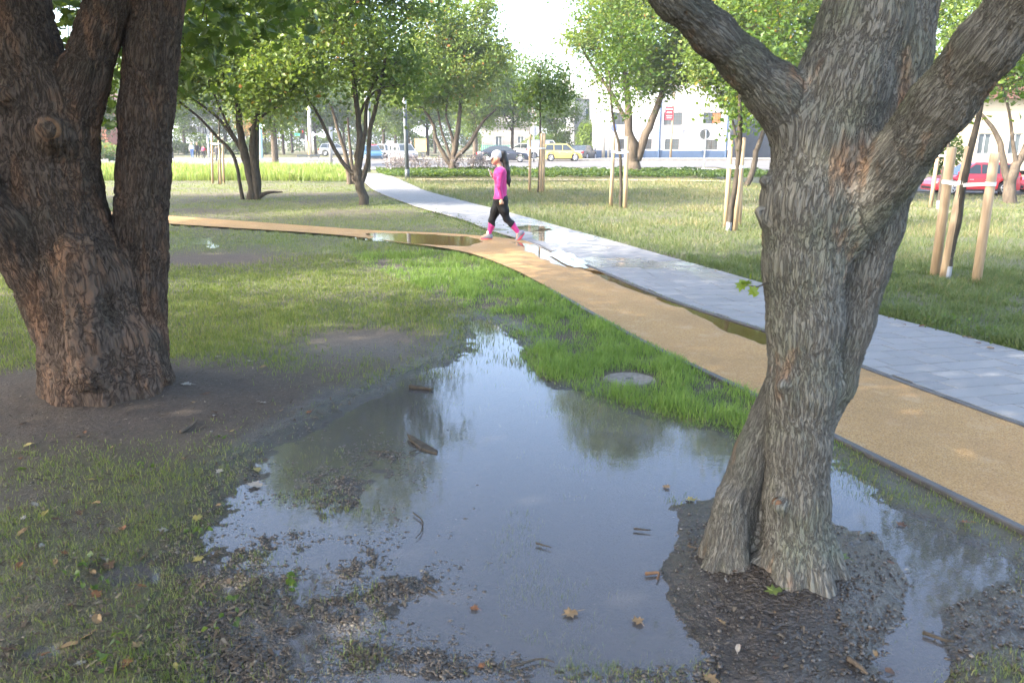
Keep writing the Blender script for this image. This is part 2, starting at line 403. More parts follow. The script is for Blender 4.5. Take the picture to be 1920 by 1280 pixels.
def ground_h(x, y):
    base = 0.014 + 0.006 * fbm2(x * 0.7, y * 0.7, 2, 3) + 0.006 * fbm2(x * 3.1, y * 3.1, 3, 5)
    near = y < 30
    h = base.copy()
    r = (np.abs(x) < 6) & (y > 0.5) & (y < 10)
    if r.any():
        X, Y = x[r], y[r]
        wx = X + 0.10 * fbm2(X * 2.2, Y * 2.2, 3, 11); wy = Y + 0.14 * fbm2(X * 2.2 + 9, Y * 2.2, 3, 13)
        sd = sdpoly(wx, wy, PUD)
        k = sstep(0.12, -0.35, sd)
        hh = base[r] * (1 - k) + (-0.022 + 0.008 * fbm2(X * 2.4, Y * 2.4, 3, 21)) * k
        isl = sstep(0.17, -0.22, sdpoly(wx, wy, ISLE) + 0.07 * fbm2(X * 6, Y * 6, 3, 43))
        hh = hh + isl * 0.045
        hh = hh + 0.085 * np.exp(-(((X - RT[0]) / 0.30) ** 2 + ((Y - RT[1]) / 0.26) ** 2))
        hh = hh + sstep(0.12, -0.14, sdpoly(wx, wy, CORN)) * 0.036
        # shallow sills that break the sheet of water up
        c = clod_mask(X, Y)
        cl = 0.55 * vn2(X * 15, Y * 15, 31) + 0.45 * vn2(X * 31 + Y * 8, Y * 31, 32) + 0.3 * vn2(X * 57, Y * 57, 33)
        hh = hh + c * (0.0205 + 0.0125 * cl) * k
        hh = hh + (0.0030 + 0.0012 * isl) * (vn2(X * 31, Y * 31, 34) * 0.6 + vn2(X * 62, Y * 62, 35) * 0.5)
        hh = hh - 0.024 * (pxel(265, 1075, .17, .10, X, Y) + pxel(425, 1000, .10, .12, X, Y) + pxel(110, 1215, .16, .08, X, Y) + 0.8 * pxel(330, 1180, .12, .08, X, Y)) * (0.7 + 0.9 * fbm2(X * 9, Y * 9, 3, 44))
        shore = np.exp(-(sd / 0.24) ** 2)
        hh = hh + shore * (0.009 * fbm2(X * 6.5, Y * 6.5, 3, 36) + 0.0055 * vn2(X * 25, Y * 25, 37))
        # trampled grassy shallows at the head of the puddle
        sh = pxel(880, 650, 0.4, 0.9, X, Y)
        hh = hh + sh * (0.008 + 0.011 * fbm2(X * 9, Y * 9, 3, 41)) * k
        h[r] = hh
    h = h + dip(x, y)
    d = np.hypot((x - LT[0]) / 1.2, (y - LT[1]) / 0.9)
    h = h + 0.09 * np.exp(-d * d)
    r = (y < 50) & (np.abs(x) < 20)
    if r.any():
        s = np.minimum(sdpoly(x[r], y[r], OCH), sdpoly(x[r], y[r], GRY))
        h[r] = np.where(s < 0.02, h[r] - 0.07 * sstep(0.02, -0.05, s), h[r])
    return h
def grass_density(x, y):
    """0 bare .. 1 lush; second value: how dry; third: blade height"""
    n = fbm2(x * 0.9, y * 0.9, 3, 51); n2 = fbm2(x * 3.5, y * 3.5, 3, 52)
    d = 0.60 + 0.62 * n + 0.38 * n2
    h = 0.042 + 0.012 * n2 + 0.010 * n
    dry = np.clip(0.25 + 0.35 * fbm2(x * 0.5 + 5, y * 0.5, 2, 53), 0, 1)
    left = np.clip(1 - pxel(180, 760, 1.75, 0.95, x, y) * 1.5, 0, 1)
    d = d * left * np.clip(1 - 1.1 * pxel(690, 640, 0.95, 0.8, x, y), 0, 1) * np.clip(1 - 1.2 * pxel(400, 488, 1.5, 1.0, x, y), 0, 1)
    d = d * np.clip(1 - 0.8 * pxel(520, 366, 6.0, 1.0, x, y), 0.1, 1) * np.clip(1 - 0.7 * pxel(700, 398, 1.0, 0.8, x, y), 0, 1)
    near = sstep(6.6, 4.6, y)
    d = d * (1 - near * (0.62 - 0.45 * n2))
    h = h * (1 - 0.35 * near); dry = np.clip(dry + 0.3 * near, 0, 1)
    v = sstep(0.06, -0.12, sdpoly(x + 0.08 * n2, y + 0.12 * n, VIVID))
    d = d * (1 - v) + v * np.clip(0.66 + 0.95 * n2 + 0.25 * n, 0.04, 1.0); h = h * (1 - v) + v * (0.070 + 0.055 * n2); dry = dry * (1 - v) + 0.02 * v
    d = d * np.clip(1 - 1.5 * pxel(1180, 715, .26, .26, x, y), 0, 1)
    sp = sdpoly(x + 0.05 * n2, y + 0.05 * n2, PUD)
    r = sstep(0.05, -0.12, sp)
    gap = np.clip(0.55 * np.exp(-np.maximum(sdpoly(x, y, VIVID), 0) / 0.16) + 0.35 * sstep(0.25, 0.6, n2) + 0.35 * pxel(890, 640, 0.45, 1.0, x, y) + 0.55 * pxel(1260, 775, 0.5, 0.5, x, y) + 0.35 * pxel(1230, 1262, 0.4, 0.10, x, y) + 0.25 * pxel(420, 1150, 0.4, 0.4, x, y), 0, 1)
    d = d * (1 - r) + r * gap * np.clip(0.35 + 0.8 * n2, 0, 1)
    d = d * (1 - 0.97 * sstep(0.05, -0.05, sdpoly(x, y, ISLE))) * (1 - 0.9 * np.exp(-(((x - RT[0]) / .5) ** 2 + ((y - RT[1]) / .4) ** 2)))
    # beyond the grey path: rougher, drier
    gx = np.interp(y, GRY_R[::-1, 1], GRY_R[::-1, 0])
    right = sstep(0.0, 0.15, x - gx)
    d = d * (1 - right) + right * np.clip(0.72 + 0.35 * n + 0.55 * n2, 0.12, 1)
    h = h * (1 - right) + right * (0.082 + 0.055 * n2 + 0.03 * n) * (1 + 0.4 * sstep(0.8, 0.1, x - gx))
    dry = dry * (1 - right) + right * np.clip(0.32 + 0.7 * n + 0.3 * n2 - 0.4 * sstep(0.8, 0.1, x - gx) + 0.35 * sstep(10, 30, y), 0, 1)
    s = np.minimum(sdpoly(x, y, OCH), sdpoly(x, y, GRY)) if len(x) else x
    d = d * (s > 0.012)
    d = d * (1 - 0.85 * right * sstep(20, 23, y) * pxel(1850, 395, 9, 3.2, x, y))
    return np.clip(d, 0, 1), dry, h

# --- ground: one sheet, finer towards where the photograph was taken
ring = np.concatenate([np.linspace(0.4, 2.0, 10)[:-1], 1 / np.linspace(1 / 2.0, 1 / 60.0, 480), np.geomspace(66, 1500, 26)])
ang = np.radians(np.concatenate([np.linspace(-180, -42, 34)[:-1], np.linspace(-41, 41, 540), np.linspace(42, 180, 34)[1:-1]]))
RR, AA = np.meshgrid(ring, ang, indexing='ij')
gx = (RR * np.sin(AA)).ravel(); gy = (RR * np.cos(AA)).ravel()
gz = ground_h(gx, gy)
gd, gdry, _gh = grass_density(gx, gy)
gwet = np.zeros_like(gx)
r = (np.abs(gx) < 6) & (gy > 0.5) & (gy < 10)
gwet[r] = sstep(0.35, -0.05, sdpoly(gx[r] + 0.15 * fbm2(gx[r] * 2, gy[r] * 2, 3, 61), gy[r], PUD))
gwet = np.clip(gwet + 0.8 * pxel(230, 1050, 1.1, 1.0, gx, gy) + 0.5 * pxel(690, 660, 0.9, 0.5, gx, gy) + 0.6 * np.exp(-((gx - RT[0]) ** 2 + (gy - RT[1]) ** 2) / 0.5), 0, 1)
nr, na = RR.shape
i = np.arange(nr - 1)[:, None] * na; j = np.arange(na)[None, :]; j2 = (j + 1) % na
GF = np.stack([i + j2, i + j, i + na + j, i + na + j2], -1).reshape(-1, 4)
gc = len(gx)
GV = np.vstack([np.stack([gx, gy, gz], 1), [(0, 0, 0.014)]])
cap = np.stack([np.full(na, gc), np.arange(na), (np.arange(na) + 1) % na], 1)
ext = lambda a, v: np.append(a, v)
a = N('ground_soil')
ps = a.pos()
g = a.attr('grassy').outputs['Fac']; w = a.attr('wet').outputs['Fac']; dr = a.attr('dry').outputs['Fac']
n1 = a.noise(ps, 6, 5, 0.6); n2 = a.noise(ps, 45, 5, 0.65); n3 = a.noise(ps, 210, 3, 0.6)
soil = a.mix(a.mapr(n2, 0.35, 0.68), (0.050, 0.036, 0.026), (0.092, 0.069, 0.051))
soil = a.mix(a.mapr(n1, 0.4, 0.7, 0, 0.6), soil, (0.048, 0.038, 0.030))
mud = a.mix(a.mapr(n2, 0.35, 0.68), (0.023, 0.0175, 0.013), (0.046, 0.036, 0.027))  # wet mud, its colour also lowered to stand in for canopy shade
soil = a.mix(a.math('MULTIPLY', a.attr('sandy').outputs['Fac'], a.mapr(n2, 0.3, 0.6, 0.6, 1.0)), soil, (0.21, 0.165, 0.11))
soil = a.mix(w, soil, mud)
peb = a.n('TexVoronoi', {'Vector': ps, 'Scale': 38.0, 'Randomness': 1.0})
pm = a.mapr(peb.outputs['Distance'], 0.16, 0.22, 1, 0)
pm = a.math('MULTIPLY', pm, a.mapr(a.noise(ps, 11, 2), 0.55, 0.62))
soil = a.mix(pm, soil, a.mix(a.mapr(peb.outputs['Color'], 0.2, 0.8), (0.07, 0.062, 0.055), (0.17, 0.15, 0.13)))
thatch = a.mix(dr, (0.075, 0.108, 0.026), (0.165, 0.145, 0.065))
thatch = a.mix(a.mapr(n2, 0.4, 0.7), thatch, (0.07, 0.078, 0.032))
gm = a.math('MULTIPLY', g, a.mapr(n2, 0.25, 0.6, 0.75, 1.15), True)
col = a.mix(gm, soil, thatch)
rough = a.mapr(w, 0, 1, 0.95, 0.24)
h = a.math('ADD', a.math('MULTIPLY', n2, 1.0), a.math('MULTIPLY', n3, 0.35))
h = a.math('ADD', h, a.math('MULTIPLY', pm, 0.25))
h = a.math('ADD', h, a.math('MULTIPLY', w, a.math('MULTIPLY', a.noise(ps, 85, 2, 0.5), 1.2)))
M['ground'] = a.done(col, rough.outputs[0], 0.45, a.bump(h, 0.9, 0.014))
ground = link('ground', mesh_np('ground', GV, [GF, cap], M['ground'], True,
              {'sandy': ext(np.clip(pxel(1840, 400, 5.5, 2.6, gx, gy) + 0.8 * pxel(560, 364, 5.0, 1.3, gx, gy) + 0.35 * pxel(690, 640, 1.0, .7, gx, gy) + 0.6 * (gy > 52), 0, 1), 0), 'grassy': ext(gd, .5), 'wet': ext(gwet, 0), 'dry': ext(gdry, .3)}))
tag(ground, 'brown soil and lawn ground around the puddle', None, None, 'structure')

# --- water
def water_mat(name, tint, silt, amount, rip=0.03, rs=9.0):
    a = N(name)
    ps = a.pos()
    hgt = a.math('ADD', a.noise(ps, rs, 3, 0.5), a.math('MULTIPLY', a.noise(a.n('Mapping', {'Vector': ps, 'Scale': (1, 2.5, 1)}).outputs[0], rs * 3.4, 2), 0.25))
    nrm = a.bump(hgt, rip, 0.02)
    tr = a.n('BsdfTransparent', {'Color': tint})
    df = a.n('BsdfDiffuse', {'Color': silt})
    body = a.n('MixShader', {0: amount, 1: tr.outputs[0], 2: df.outputs[0]})
    gl = a.n('BsdfGlossy', {'Color': (1, 1, 1), 'Roughness': 0.0, 'Normal': nrm})
    fr = a.n('Fresnel', {'IOR': 1.333, 'Normal': nrm})
    mx = a.n('MixShader', {0: fr, 1: body.outputs[0], 2: gl.outputs[0]})
    a.t.links.new(mx.outputs[0], a.out.inputs[0])
    return a.m
M['water'] = water_mat('puddle_water', (0.72, 0.65, 0.52), (0.205, 0.195, 0.190), 0.34, 0.02)
M['water_clear'] = water_mat('film_water', (0.90, 0.84, 0.70), (0.2, 0.15, 0.08), 0.08, 0.02, 12)
def sheet(name, poly, z, m, parent=None):
    me = bpy.data.meshes.new(name)
    me.from_pydata([(q[0], q[1], z) for q in poly], [], [tuple(range(len(poly)))])
    me.materials.append(m)
    bm = bmesh.new(); bm.from_mesh(me)
    for f in bm.faces:
        if f.normal.z < 0: f.normal_flip()
    bmesh.ops.triangulate(bm, faces=bm.faces); bm.to_mesh(me); bm.free()
    return link(name, me, parent)
W = [(-0.95, 8.5), (0.15, 8.5), (0.6, 6.2), (1.5, 5.05), (1.95, 4.42), (2.38, 3.2), (2.9, 1.4), (-2.2, 1.4), (-1.9, 3.0), (-1.7, 4.2), (-1.5, 5.0), (-1.0, 6.2)]
water = sheet('puddle_water', W, 0.0, M['water'])
tag(water, 'shallow muddy rainwater puddle reflecting the sky', None, None, 'structure')
W2 = P2([(300, 436), (420, 436), (520, 452), (430, 466), (300, 470)])
w2 = sheet('puddle_water', W2, 0.012, M['water'])
tag(w2, 'small distant puddle on the lawn beside the big trunk', None, None, 'structure')

# --- ochre resin path
def resample(p, n):
    return spline(p, n)
nl, nc = 700, 26
eL, eU = resample(OCH_L, nl), resample(OCH_U, nl)
tt = np.linspace(0, 1, nc)[None, :, None]
pp = eL[:, None, :] * (1 - tt) + eU[:, None, :] * tt
ox, oy = pp[..., 0].ravel(), pp[..., 1].ravel()
PUD_O = [P2([(1095, 505), (1180, 533), (1300, 572), (1440, 625), (1500, 655), (1440, 655), (1370, 632), (1300, 594), (1215, 558), (1140, 531)]),
         P2([(690, 440), (760, 440), (880, 447), (905, 455), (880, 466), (800, 462), (740, 455), (700, 452)]),
         P2([(960, 455), (1010, 462), (1070, 490), (1105, 508), (1060, 505), (1000, 478)])]
od = np.zeros_like(ox)
for q in PUD_O:
    od = np.maximum(od, sstep(0.10, -0.10, sdpoly(ox + 0.12 * fbm2(ox * 3, oy * 3, 3, 71), oy + 0.16 * fbm2(ox * 3 + 4, oy * 3, 3, 72), q)))
oz = 0.036 + 0.0025 * fbm2(ox * 1.6, oy * 1.6, 3, 73) - 0.013 * od
i = np.arange(nl - 1)[:, None] * nc; j = np.arange(nc - 1)[None, :]
OF = np.stack([i + j, i + nc + j, i + nc + j + 1, i + j + 1], -1).reshape(-1, 4)
a = N('ochre_resin')
ps = a.pos()
v = a.n('TexVoronoi', {'Vector': ps, 'Scale': 150.0})
gr = a.ramp(v.outputs['Color'], [(0.0, (0.175, 0.10, 0.040)), (0.4, (0.30, 0.18, 0.064)), (0.7, (0.39, 0.25, 0.10)), (1.0, (0.29, 0.225, 0.165))])
big = a.noise(ps, 1.3, 4, 0.6)
c = a.mix(a.mapr(big, 0.35, 0.7, 0, 0.45), gr.outputs[0], (0.27, 0.16, 0.07))
wv = a.attr('wet').outputs['Fac']
c = a.mix(a.mapr(a.noise(ps, 0.55, 5, 0.65, 0.5), 0.5, 0.66, 0, 0.4), c, (0.19, 0.115, 0.05))
c = a.mix(a.mapr(a.noise(ps, 3.7, 4, 0.6), 0.56, 0.7, 0, 0.35), c, (0.42, 0.31, 0.19))
c = a.mix(a.math('MULTIPLY', wv, 0.55), c, (0.17, 0.10, 0.028))
M['ochre'] = a.done(c, a.mapr(wv, 0, 1, 0.85, 0.35).outputs[0], 0.3, a.bump(v.outputs['Distance'], 0.5, 0.004))
wet_o = np.clip(od + 0.5 * pxel(860, 460, 2.0, 1.0, ox, oy) + 0.3 * pxel(1020, 490, 1.2, 2.0, ox, oy), 0, 1)
och = link('running_path', mesh_np('running_path', np.stack([ox, oy, oz], 1), OF, M['ochre'], True, {'wet': wet_o}))
tag(och, 'ochre resin bound running path curving past the puddle', None, None, 'structure')
for q, lab in zip(PUD_O, ('long thin puddle on the ochre path along the dark edging', 'wide shallow puddle across the ochre path behind the walker',
                          'narrow puddle where the ochre path meets the grey slabs')):
    c = q.mean(0)
    tag(sheet('path_puddle_water', c + (q - c) * 1.35 if lab[0] != 'l' else c + (q - c) * np.array([1.12, 1.12]), 0.0296, M['water_clear'], None), lab, None, None, 'structure')

# --- dark edgings beside the ochre path
def strip(name, cl, w, z0, z1, m, parent=None, bevel=True):
    """solid band following a centre line (list of xy)"""
    cl = np.asarray(cl); t = np.gradient(cl, axis=0); t /= np.linalg.norm(t, axis=1)[:, None]
    n = np.stack([-t[:, 1], t[:, 0]], 1)
    b = 0.006 if bevel else 0.0
    prof = [(-w / 2, z0), (-w / 2, z1 - b), (-w / 2 + b, z1), (w / 2 - b, z1), (w / 2, z1 - b), (w / 2, z0)]
    V = np.concatenate([np.concatenate([cl + n * px, np.full((len(cl), 1), pz)], 1)[:, None, :] for px, pz in prof], 1)
    k = len(prof); L = len(cl)
    i = np.arange(L - 1)[:, None] * k; j = np.arange(k - 1)[None, :]
    F = np.stack([i + j, i + j + 1, i + k + j + 1, i + k + j], -1).reshape(-1, 4)
    return link(name, mesh_np(name, V.reshape(-1, 3), F, m), parent)
mid = (eU[:, :] + 0) ; sel = (eU[:, 1] < 14.2) & (eU[:, 1] > -1.5)
nrmU = np.gradient(eU, axis=0); nrmU /= np.linalg.norm(nrmU, axis=1)[:, None]; nrmU = np.stack([-nrmU[:, 1], nrmU[:, 0]], 1)
tag(strip('kerb_edging', (eU + nrmU * 0.030)[sel], 0.044, -0.05, 0.043, M['kerb']), 'dark edging strip between ochre path and grey slabs', None, None, 'structure')
selL = (eL[:, 1] < 9.5) & (eL[:, 1] > -2.5)
tag(strip('kerb_edging', (eL - nrmU * 0.026)[selL], 0.05, -0.06, 0.040, M['kerb']), 'dark edging kerb between the ochre path and the mud', None, None, 'structure')

# --- grey slab footpath: each slab a piece of its own
a = N('paving_slab')
oi = a.n('ObjectInfo').outputs['Random']
ps = a.pos()
c = a.mix(oi, (0.140, 0.140, 0.143), (0.195, 0.192, 0.190))
c = a.mix(a.mapr(a.noise(ps, 2.3, 4, 0.6), 0.4, 0.7, 0, 0.5), c, (0.12, 0.119, 0.12))
c = a.mix(a.mapr(a.noise(ps, 140, 2), 0.35, 0.7, 0, 0.4), c, (0.225, 0.222, 0.22))
wm = a.mapr(a.noise(a.n('Mapping', {'Vector': ps, 'Location': (0.35, 0.2, 0)}).outputs[0], 0.75, 4, 0.55), 0.47, 0.56)
yb = a.n('SeparateXYZ', {0: ps}).outputs['Y']
wm = a.math('MULTIPLY', wm, a.mapr(yb, 8.5, 11.5))
wm = a.math('MULTIPLY', wm, a.mapr(yb, 17.5, 22, 1, 0))
c = a.mix(a.math('MULTIPLY', wm, 0.6), c, (0.09, 0.088, 0.085))
ro = a.mapr(wm, 0, 1, 0.62, 0.16)
M['slab'] = a.done(c, ro.outputs[0], 0.4, a.bump(a.noise(ps, 120, 3), a.mapr(wm, 0, 1, 0.25, 0.03).outputs[0], 0.004))
M['joint'] = simple('joint_sand', (0.085, 0.08, 0.072), (0.06, 0.056, 0.05), 30, 0.9)
gl_, gr_ = resample(GRY_L, 1400), resample(GRY_R, 1400)
foot = sheet('footpath', np.vstack([resample(GRY_L, 120), resample(GRY_R, 120)[::-1]]), 0.026, M['joint'])
tag(foot, 'grey slab footpath running to the street', None, None, 'structure')
cm = (gl_ + gr_) / 2
arc = np.concatenate([[0], np.cumsum(np.linalg.norm(np.diff(cm, axis=0), axis=1))])
ROW = 0.205
def edge_at(s):
    return (np.array([np.interp(s, arc, gl_[:, 0]), np.interp(s, arc, gl_[:, 1])]), np.array([np.interp(s, arc, gr_[:, 0]), np.interp(s, arc, gr_[:, 1])]))
rs = random.Random(5)
def slab_geo(q, top):
    """q: four xy corners; chamfered block"""
    c = np.mean(q, 0); inn = [c + (p - c) * (1 - 0.012) for p in q]
    vs = [(*p, 0.02) for p in q] + [(*p, top - 0.004) for p in q] + [(*p, top) for p in inn]
    fs = [(k, (k + 1) % 4, 4 + (k + 1) % 4, 4 + k) for k in range(4)] + [(4 + k, 4 + (k + 1) % 4, 8 + (k + 1) % 4, 8 + k) for k in range(4)] + [(8, 9, 10, 11)]
    return vs, fs
cells = []
s = arc[-1] - 0.1
while s > 1.0:
    A0, B0 = edge_at(s); A1, B1 = edge_at(s - ROW)
    wid = np.linalg.norm(B0 - A0)
    u = -rs.uniform(0.0, 0.3)
    while u < wid - 0.02:
        ln = rs.choice((0.205, 0.31, 0.41, 0.41, 0.31, 0.62))
        u0, u1 = max(0, u), min(wid, u + ln)
        if wid - u1 < 0.06: u1 = wid
        if u1 - u0 > 0.05:
            e = 0.0035
            f0, f1 = (u0 + e) / wid, (u1 - e) / wid
            g0, g1 = e / ROW, 1 - e / ROW
            bl = lambda f, g: (A0 * (1 - f) + B0 * f) * (1 - g) + (A1 * (1 - f) + B1 * f) * g
            cells.append([bl(f0, g0), bl(f1, g0), bl(f1, g1), bl(f0, g1)])
        u += ln
    s -= ROW
inview = [q for q in cells if 4.4 < np.mean(q, 0)[1] and abs(np.mean(q, 0)[0]) < 0.66 * np.mean(q, 0)[1] + 0.1]
inview.sort(key=lambda q: np.mean(q, 0)[1])
near_ids = set(id(q) for q in inview[:300])
rest = MB()
for q in cells:
    top = 0.0405 + rs.uniform(-0.0012, 0.0012)
    vs, fs = slab_geo(q, top)
    if id(q) in near_ids:
        c0 = np.mean(q, 0)
        m = MB(); m.add([(v_[0] - c0[0], v_[1] - c0[1], v_[2]) for v_ in vs], fs)
        o = m.build('paving_slab', M['slab'], foot); o.location = (c0[0], c0[1], 0)
    else: rest.add(vs, fs)
tag(rest.build('paving_slab_field', M['slab'], foot), kind='stuff')
# water lying on the slabs
def blob(c, rx, ry, rot, n=64, seed=0, rough=0.35):
    th = np.linspace(0, 2 * math.pi, n, endpoint=False)
    rr = 1 + rough * (vn2(np.cos(th) * 1.7 + seed, np.sin(th) * 1.7, seed) + 0.5 * vn2(np.cos(th) * 4.1 + seed, np.sin(th) * 4.1, seed + 1) + 0.3 * vn2(np.cos(th) * 9 + seed, np.sin(th) * 9, seed + 2))
    x, y = rx * rr * np.cos(th), ry * rr * np.sin(th)
    return np.stack([c[0] + x * math.cos(rot) - y * math.sin(rot), c[1] + x * math.sin(rot) + y * math.cos(rot)], 1)
for (px, py, rx, ry, lab) in ((1048, 446, 0.42, 1.15, 'bright pool of rainwater lying across the slabs behind the walker'), (1062, 487, 0.20, 0.95, 'white sky reflecting pool on the slab edge by the ochre path'),
                              (1000, 432, 0.45, 0.55, 'thin pool on the slabs at the heels of the walker')):
    c = P(px, py)
    tag(sheet('slab_puddle_water', blob(c, rx, ry, 0.15, seed=px), 0.0435, M['water_clear']), lab, None, None, 'structure')

# --- streets, far pavements
def band(name, pts, w, z, m, n=80):
    c = spline(pts, n); t = np.gradient(c, axis=0); t /= np.linalg.norm(t, axis=1)[:, None]
    nn = np.stack([-t[:, 1], t[:, 0]], 1)
    e0, e1 = c + nn * w / 2, c - nn * w / 2
    V = np.concatenate([np.concatenate([e, (z + dip(e[:, 0], e[:, 1]))[:, None]], 1) for e in (e0, e1)])
    i = np.arange(n - 1); F = np.stack([i + n, i + n + 1, i + 1, i], 1)
    return link(name, mesh_np(name, V, F, m))
tag(band('street', [(-140, 66), (-60, 67), (-20, 67.5), (10, 68), (50, 70), (140, 74)], 21, 0.045, M['asphalt']), 'wide grey asphalt street across the back of the park', None, None, 'structure')
tag(band('side_street', [(80, 30), (50, 36), (34, 39.5), (25.5, 42), (20.5, 46), (18.6, 53), (18, 60)], 7.5, 0.05, M['asphalt']), 'side street curving in past the red car', None, None, 'structure')
tag(band('pavement', [(-140, 53.4), (-20, 54), (14, 54.4)], 3.0, 0.06, M['concrete']), 'pale concrete pavement along the near side of the street', None, None, 'structure')
tag(band('far_pavement', [(-140, 81), (0, 82), (60, 84), (140, 86)], 5.6, 0.16, M['concrete']), 'pavement in front of the white building', None, None, 'structure')
cc = spline([(-140, 78.1), (0, 79.1), (60, 81.1), (140, 83.1)], 60)
tag(strip('far_kerb', cc, 0.22, 0.0, 0.17, simple('kerb_grey', (0.2, 0.19, 0.18), (0.13, 0.125, 0.12), 3, 0.8)), 'kerb of the pavement by the white building', None, None, 'structure')
M['sand'] = simple('dusty_path', (0.36, 0.29, 0.20), (0.28, 0.23, 0.16), 2, 0.95, 0.1, 0.2, 60)
tag(band('dirt_path', [(-4.6, 38.8), (2, 38.2), (8, 37.6), (14, 35.5)], 1.1, 0.040, M['sand']), 'pale trodden dirt path along the hedge strip', None, None, 'structure')

# ================================================================== buildings
def facade(o_parent, x0, x1, z0, z1, y, openings, m, name='wall', depth=0.16):
    """wall in the plane y (facing -y) with real openings; openings = (xa, xb, za, zb)"""
    xs = sorted({x0, x1, *[q for o in openings for q in o[:2]]}); zs = sorted({z0, z1, *[q for o in openings for q in o[2:]]})
    mb = MB()
    for a_, b_ in zip(xs, xs[1:]):
        for c_, d_ in zip(zs, zs[1:]):
            mx, mz = (a_ + b_) / 2, (c_ + d_) / 2
            if not any(o[0] < mx < o[1] and o[2] < mz < o[3] for o in openings):
                mb.poly([(a_, y, c_), (b_, y, c_), (b_, y, d_), (a_, y, d_)])
    for (xa, xb, za, zb) in openings:
        for q in ([(xa, y, za), (xa, y + depth, za), (xa, y + depth, zb), (xa, y, zb)], [(xb, y, za), (xb, y, zb), (xb, y + depth, zb), (xb, y + depth, za)],
                  [(xa, y, zb), (xa, y + depth, zb), (xb, y + depth, zb), (xb, y, zb)], [(xa, y, za), (xb, y, za), (xb, y + depth, za), (xa, y + depth, za)]):
            mb.poly(q)
    return mb.build(name, m, o_parent)
def window(parent, xa, xb, za, zb, y, frame, pane, mull=1, grille=0, half=None):
    w = MB(); t = 0.06
    w.box(xa, xb, y + .08, y + .14, za, za + t).box(xa, xb, y + .08, y + .14, zb - t, zb).box(xa, xa + t, y + .08, y + .14, za + t, zb - t).box(xb - t, xb, y + .08, y + .14, za + t, zb - t)
    for k in range(1, mull + 1):
        c = xa + (xb - xa) * k / (mull + 1); w.box(c - .035, c + .035, y + .085, y + .135, za + t, zb - t)
    win = w.build('window', frame, parent)
    n = mull + 1
    for k in range(n):
        a_, b_ = xa + (xb - xa) * k / n, xa + (xb - xa) * (k + 1) / n
        MB().box(a_ + .02, b_ - .02, y + .105, y + .115, za + .02, zb - .02).build('pane', half if (half and k == n - 1) else pane, win)
    if grille:
        g_ = MB()
        for k in range(1, grille):
            c = xa + (xb - xa) * k / grille; g_.box(c - .012, c + .012, y + .03, y + .05, za, zb)
        for k in (1, 2):
            c = za + (zb - za) * k / 3; g_.box(xa, xb, y + .032, y + .048, c - .012, c + .012)
        g_.build('window_grille', M['frame_dark'], win)
    return win
# white two storey building
YB = 88.0
def bx(px, py): q = PD(px, py, YB); return q[0], q[2]
wb = empty('office_building', (0, 0, 0), label='white two storey building with blue plinth beyond the street', cat='building')
x0, x1 = bx(1118, 290)[0], bx(1366, 290)[0]
ztop = bx(1200, 150)[1]
ops = []
for (xa, xb, ya, yb) in ((1245, 1279, 211, 235), (1319, 1352, 211, 232), (1209, 1222, 261, 280), (1247, 1273, 261, 281), (1323, 1345, 262, 281), (1150, 1172, 211, 234), (1160, 1172, 261, 280)):
    X0, Z1 = bx(xa, ya); X1, Z0 = bx(xb, yb); ops.append((X0, X1, Z0, Z1))
facade(wb, x0, x1, 0.9, ztop, YB, ops, M['plaster'])
pl = MB(); pl.box(x0 - .03, x1 + .03, YB - .04, YB + 9, 0.05, 0.9); pl.build('plinth', M['plinth'], wb)
sd_ = MB(); sd_.box(x0, x0 + .2, YB + .2, YB + 9, .9, ztop).box(x1 - .2, x1, YB + .2, YB + 9, .9, ztop).box(x0, x1, YB + 8.8, YB + 9, .9, ztop); sd_.build('wall', M['plaster'], wb)
rf = MB(); rf.box(x0 - .25, x1 + .25, YB - .25, YB + 9.2, ztop, ztop + .25); rf.build('roof', M['greige'], wb)
cr = MB(); zc = bx(1300, 248)[1]; cr.box(x0, x1, YB - .04, YB - .002, zc - .04, zc + .04); cr.build('cornice', M['plaster'], wb)
for k, o_ in enumerate(ops):
    window(wb, *o_, YB, M['frame_dark'], M['pane'], 1, 6, M['blind_red'] if k == 1 else None)
for px in (1236, 1362):
    X = bx(px, 260)[0]; p_ = MB(); p_.tube([(X, YB - .10, .1), (X, YB - .10, ztop - .1)], .09, 8); p_.build('drainpipe', M['plinth'], wb)
sg = MB(); X0, Z1 = bx(1277, 241); X1, Z0 = bx(1330, 249); sg.box(X0, X1, YB - .10, YB - .045, Z0 - .02, Z0 + .03); sgb = sg.build('sign_rail', M['metal_grey'], wb)
def text(s, size, loc, m, parent, name='lettering', rot=(math.pi / 2, 0, 0), ext=0.02):
    cu = bpy.data.curves.new(name, 'FONT'); cu.body = s; cu.size = size; cu.extrude = ext; cu.materials.append(m)
    cu.space_character = 1.35
    o = bpy.data.objects.new(name, cu); COL.objects.link(o)
    bpy.context.view_layer.update()
    me = bpy.data.meshes.new_from_object(o.evaluated_get(bpy.context.evaluated_depsgraph_get()))
    bpy.data.objects.remove(o)
    if not me.materials: me.materials.append(m)
    o = link(name, me, parent); o.location = loc; o.rotation_euler = rot; return o
M['letter'] = simple('sign_letter', (0.22, 0.225, 0.24), (0.18, 0.185, 0.2), 4, 0.5)
tx = text('PRINSTLE', 0.40, (X0 + .62, YB - .07, Z0 + .10), M['letter'], wb)
lg = MB(); lg.tube([(X0 + .25, YB - .09, Z0 + .27), (X0 + .25, YB - .05, Z0 + .27)], .21, 12); lg.build('sign_emblem', M['letter'], wb)
